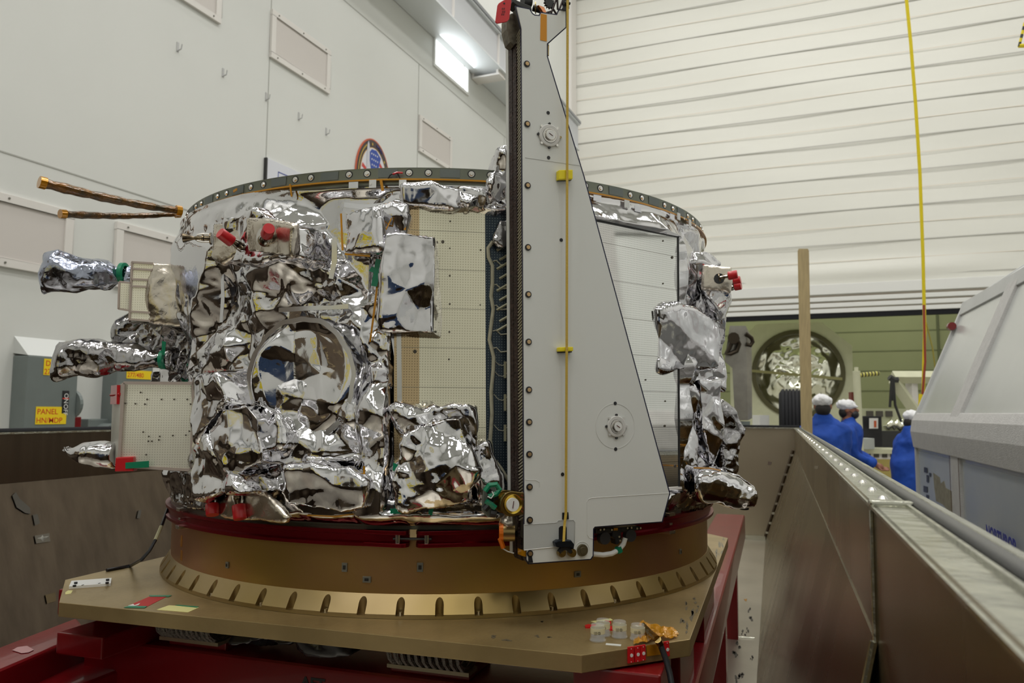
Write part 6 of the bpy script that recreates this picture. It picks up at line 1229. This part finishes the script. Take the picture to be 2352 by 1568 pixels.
# ================================================================ SMALL THINGS ON THE BASE PLATE
def zq(nm, pix, m_, par=None, z=PZ, th=.0006, up=0): return MB().prism([onz(x, y, z+up) for x, y in pix], (0, 0, th)).build(nm, m_, par)
def jar(x, y, h, lab, num):
    p = onz(x, y, PZ+.0005); t = thing('witness_jar', lab, 'jar', tuple(p), 'clear plastic jars on the plate corner')
    GL = mat('clear plastic', (.92, .93, .92), .08, 0, trans=.0, alpha=.2, spec=.8, coat=.6)
    r = .0135
    MB().lathe(p, ZX, [(.0001, .0005), (r*1.12, .0), (r*1.15, .002), (r*1.05, .004), (r*1.0, h*.45), (r*.97, h*.48), (r*.95, h*.95), (r*.88, h), (.0001, h)], 28).build('clear_body', GL, t, True, ang=30)
    MB().lathe(p, ZX, [(.0001, .001), (r*.9, .001), (r*.9, h*.3), (.0001, h*.3)], 20).build('contents', mat('frosted contents', s2l(160, 158, 152), .5, alpha=.35), t)
    MB().lathe(p, ZX, [(r*1.02, h*.45), (r*1.02, h*.78), (r*1.0, h*.78), (r*1.0, h*.45)], 28, th0=0, th1=2*math.pi, closed=True).build('paper_label', mat('label cream', s2l(214, 206, 172), .6), t, True, ang=30)
    vd = (EYE-p)*[1, 1, 0]; vd /= np.linalg.norm(vd); e_ = np.cross(ZX, vd)
    q = p+vd*r*1.03+e_*.003+ZX*h*.55; MB().lathe(q, vd, [(.0022, 0), (.0022, .0004), (.0027, .0004), (.0027, 0)], 16, closed=True).build('label_ring', BLACK, t)
    text(num, .0042, q-e_*.001-ZX*.0015+vd*.0003, e_, ZX, BLACK, t, ext=.0001)
    m = MB()
    for k in range(3): m.box(q-e_*.007+ZX*(.002-.0025*k), (.007, .0006, .0006), e_, vd)
    m.build('label_print', mat('print grey', s2l(110, 104, 90), .6), t)
jar(1373, 1470, .030, 'nearest clear plastic jar, numbered 2, at the plate corner', '2'); jar(1385, 1458, .030, 'clear plastic jar half hidden behind the nearest one', '4')
jar(1423, 1462, .030, 'clear plastic jar in the middle of the group beside the red tags', '3'); jar(1465, 1467, .028, 'clear plastic jar numbered 5 nearest the amber tape', '5')
tag(zq('sticky_note', [(1357, 1427), (1402, 1420), (1408, 1424), (1372, 1431)], PAPER), 'pale yellow note lying behind the clear jars', 'note')
for pix, lab in (([(1343, 1439), (1350, 1436), (1372, 1437), (1370, 1442), (1345, 1443)], 'small red tag left of the clear jars'), ([(1390, 1427), (1403, 1429), (1404, 1434), (1396, 1440), (1398, 1433), (1391, 1431)], 'small bent red tag behind the jars'), ([(1398, 1441), (1408, 1440), (1408, 1448), (1399, 1448)], 'small square red tag between the jars')):
    tag(zq('red_tag_piece', pix, REDC, th=.003), lab, 'tag', 'small red tags among the jars')
tag(zq('paper_strip', [(1392, 1477), (1427, 1480), (1426, 1484), (1391, 1481)], mat('white strip', s2l(190, 190, 182), .6)), 'small white paper strip in front of the jars', 'paper')
# red edge covers on the plate edge
e0 = LT(-.332, 1.403, PZ); e1_ = LT(-.16, 1.568, PZ); ed = (e1_-e0)/np.linalg.norm(e1_-e0); en = np.array([ed[1], -ed[0], 0])
def oE(x, y, o=0): return onp(x, y, e0+en*o, en)
for k, (pix, lab) in enumerate((([(1443, 1486), (1456, 1484), (1457, 1521), (1443, 1524)], 'leftmost red edge clip of three on the plate edge'), ([(1458, 1484), (1470, 1482), (1472, 1519), (1459, 1521)], 'middle red edge clip of three on the plate edge'), ([(1471, 1482), (1483, 1480), (1484, 1516), (1472, 1518)], 'rightmost red edge clip of three, beside the amber tape'), ([(1526, 1474), (1537, 1472), (1539, 1506), (1528, 1509)], 'lone red edge clip right of the black cable'))):
    t = thing('red_edge_clip', lab, 'clip', tuple(oE(pix[0][0], 1503, .002)), 'red clips on the plate edge')
    MB().prism([oE(x, y, .004) for x, y in pix], -en*.0035).build('clip_body', REDC, t, bevel=.0008)
    cx = sum(q[0] for q in pix)/4+1; cy = sum(q[1] for q in pix)/4+1; MB().lathe(oE(cx, cy, .004), en, [(.0001, .0006), (.0032, .0006), (.0032, 0)], 18).build('round_mark', WHITE, t)
    for yy in (-15, 15): MB().lathe(oE(cx-1, cy+yy, .004), en, [(.0001, .0005), (.0008, .0005), (.0008, 0)], 8).build('clip_rivet', WHITE, t)
# amber tape heap and black cable
def sheet(nm, corners, nu, nv, amp, m_, par=None, seed=1, s_=.03):
    c_ = [onz(x, y, PZ+.002) for x, y in corners]; rs_ = np.random.RandomState(seed); V = []
    for j in range(nv+1):
        for i in range(nu+1):
            u = i/nu; v = j/nv; ju = .05*math.sin(9*v+seed)*min(1, 4*abs(u-.5)); jv = .06*math.sin(11*u+seed*2)*min(1, 4*abs(v-.5)); u += ju; v += jv
            V.append((c_[0]*(1-u)+c_[1]*u)*(1-v)+(c_[3]*(1-u)+c_[2]*u)*v)
    V = np.array(V); z_ = np.abs(facets(V, s_, seed))*1.6*amp+np.abs(facets(V, s_*.4, seed+1))*.9*amp; V[:, 2] += z_; W_ = V.copy(); W_[:, 2] -= .0006; n1_ = len(V); w_ = nu+1
    top = [(j*w_+i, j*w_+i+1, (j+1)*w_+i+1, (j+1)*w_+i) for j in range(nv) for i in range(nu)]
    return MB().add(list(V)+list(W_), top+[tuple(n1_+q for q in reversed(f)) for f in top]).build(nm, m_, par)
at_ = sheet('amber_tape_heap', [(1474, 1430), (1548, 1446), (1560, 1464), (1458, 1480)], 46, 30, .6, mat('amber film', s2l(206, 144, 24), .22, .1, alpha=.62, coat=.8), None, 3, .022)
tag(at_, 'crumpled amber tape heap on the plate around the black cable', 'tape')
tag(MB().prism([oE(x, y, .0015) for x, y in [(1485, 1482), (1524, 1475), (1522, 1502), (1486, 1507)]], -en*.001).build('amber_edge_tape', mat('amber film', (1, 1, 1))), 'amber tape folded over the plate edge between red clips', 'tape')
pts = [onz(1478, 1434, PZ+.012), onz(1492, 1452, PZ+.018), onz(1510, 1468, PZ+.016), oE(1516, 1478, .012), oE(1528, 1510, .02), oE(1538, 1545, .03), oE(1548, 1600, .05)]
kb = thing('black_cable', 'thick black cable draping over the plate edge through amber tape', 'cable', tuple(pts[3])); MB().tube(pts[2:], .0055, 12).build('cable_sheath', mat('black sheath', (.02, .022, .026), .35, bump=.1), kb, True)
MB().tube(pts[:3], [.004, .006, .007], 10).build('amber_sleeve', KAPW, kb, True); MB().tube([pts[2], pts[3]], .0068, 10).build('metal_braid', BRONZE, kb, True)
# thin black cable at left
z_ = PZ+.004; pts = [hit(386, 1165, RR+.01), P(372, 1205, 2.02), P(357, 1240, 1.98), P(343, 1265, 1.96), P(325, 1285, 1.95), onz(300, 1299, z_), onz(278, 1303, z_), onz(260, 1306, z_), onz(245, 1309, z_)]
lc = thing('thin_cable', 'thin black cable drooping from the blanket to the left plate corner', 'cable', tuple(pts[6])); MB().tube(pts, .0042, 8).build('cable_sheath', BLACK, lc, True); MB().tube([pts[1]+(pts[2]-pts[1])*.1, pts[2]], .005, 8).build('white_sleeve', mat('white sleeve', s2l(190, 186, 150), .5), lc, True)
lv = thing('marked_plate', 'white strip with four black screws on the left plate corner', 'strip', tuple(onz(205, 1341, PZ)))
zq('strip_body', [(164, 1339), (256, 1332), (254, 1345), (158, 1352)], WHITE, lv, th=.006)
for x, y in ((174, 1340), (247, 1333), (171, 1347), (246, 1340)): q = onz(x, y, PZ+.0065); MB().lathe(q, ZX, [(.0001, .004), (.004, .004), (.004, 0)], 10).build('black_screw', BLACK, lv)
for x, y in ((190, 1343), (228, 1339)): q = onz(x, y, PZ+.0065); MB().box(q, (.0015, .006, .001)).build('ink_tick', BLACK, lv)
rc = thing('red_placard', 'red printed card edged with green tape on the plate', 'card', tuple(onz(335, 1380, PZ)))
zq('card', [(292, 1392), (346, 1369), (385, 1369), (338, 1393)], mat('red card', s2l(176, 28, 28), .5), rc); zq('green_tape', [(284, 1395), (296, 1391), (338, 1392), (332, 1396)], GREENT, rc, up=.0008); zq('green_tape', [(342, 1367), (395, 1367), (388, 1370), (345, 1370)], GREENT, rc, up=.0008); zq('white_print', [(294, 1391), (306, 1387), (309, 1390), (322, 1385), (318, 1389), (307, 1392)], WHITE, rc, up=.0008)
yc = thing('yellow_card', 'yellow handwritten card with green tape below the flange', 'card', tuple(onz(410, 1395, PZ)))
zq('card', [(360, 1400), (388, 1390), (457, 1395), (432, 1406)], PAPER, yc); zq('green_tape', [(402, 1390), (410, 1389), (457, 1393), (452, 1395)], GREENT, yc, up=.0008)
tag(zq('small_note', [(150, 1360), (156, 1356), (167, 1356), (163, 1363), (150, 1365)], PAPER, th=.0005), 'tiny pale note near the left plate corner', 'note')
rs = random.Random(9)
def flakes(x, y, rx, ry, z, th, nm, m_, par, n_=5):
    for _ in range(n_):
        u, v = x+rx*rs.uniform(-1, 1), y+ry*rs.uniform(-1, 1); q = rs.uniform(.4, .85); sk = rs.uniform(-.5, .5)
        pts = [(u+q*rx*rs.uniform(.35, 1.2)*math.cos(a)+sk*q*ry*math.sin(a)*.5, v+q*ry*rs.uniform(.35, 1.2)*math.sin(a)) for a in np.linspace(0, 6.28, 10)[:-1]]
        MB().prism([onz(p_[0], p_[1], z) for p_ in pts], (0, 0, th)).build(nm, m_, par)
def blotch(x, y, rx, ry): flakes(x, y, rx, ry, PZ+.0002, .0002, 'worn_patch', mat('worn plate', s2l(126, 118, 100), .4, .6), bp, 3 if ry > 5 else 2)
for b_ in [(1578, 1445, 6, 14), (1590, 1418, 6, 14), (1602, 1398, 5, 9), (1580, 1390, 5, 8), (1594, 1378, 5, 6), (1655, 1260, 4, 14), (1648, 1272, 4, 10), (1240, 1428, 6, 3), (1240, 1460, 8, 3), (1145, 1460, 12, 4), (1160, 1469, 18, 3), (1260, 1465, 12, 3), (1570, 1430, 7, 8), (1660, 1240, 3, 6)]: blotch(*b_)
# invented cabinet, lift and crate, added out of view for the foil to reflect
nv = thing('added_navy_cabinet', 'added navy cabinet, unseen behind the camera, for the foil to reflect', 'cabinet', (1, -4, 0)); MB().bb((.1, -4.6, 0), (1.9, -3.9, 2.1)).build('cabinet_body', mat('navy paint', s2l(36, 58, 92), .4), nv, bevel=.02)
for x in (.55, 1.45): MB().bb((x-.4, -3.9, .1), (x+.4, -3.87, 2.0)).build('cabinet_door', mat('navy paint', (1, 1, 1)), nv, bevel=.01)
nv = thing('added_yellow_lift', 'added yellow platform lift, unseen left behind the camera, for foil reflections', 'lift', (-2.2, -3, 0)); MB().bb((-3.0, -3.4, .3), (-1.4, -2.6, 1.0)).build('lift_base', YELB, nv, bevel=.03); MB().bb((-3.0, -3.4, 1.7), (-1.4, -2.6, 1.95)).build('platform', YELB, nv, bevel=.02)  # unseen lift, added for yellow reflections in the foil
m = MB()
for x in (-2.9, -1.5):
    for y in (-3.3, -2.7): m.bb((x-.04, y-.04, 1.95), (x+.04, y+.04, 2.9)); m.bb((x-.12, y-.08, 0), (x+.12, y+.08, .3))
m.bb((-2.9, -3.32, 2.8), (-1.5, -3.26, 2.88)); m.bb((-2.9, -2.74, 2.8), (-1.5, -2.68, 2.88)); m.tube([(-2.9, -3, 1.0), (-1.5, -3, 1.7)], .06, 6); m.tube([(-1.5, -3, 1.0), (-2.9, -3, 1.7)], .06, 6); m.build('lift_rails', YELB, nv)
bc = thing('added_brown_crate', 'added tall brown crate, unseen by the left wall, for foil reflections', 'crate', (-5, -3, 0)); MB().bb((-5.9, -4, .1), (-4.2, -2.4, 3.4)).build('crate_body', mat('brown crate', s2l(96, 80, 62), .5), bc, bevel=.02)  # unseen crate, added to give the foil brown tones to mirror
m = MB()
for z in (.1, 1.2, 2.3, 3.25): m.bb((-5.95, -2.42, z), (-4.15, -2.36, z+.12))
m.build('crate_batten', WOOD, bc)
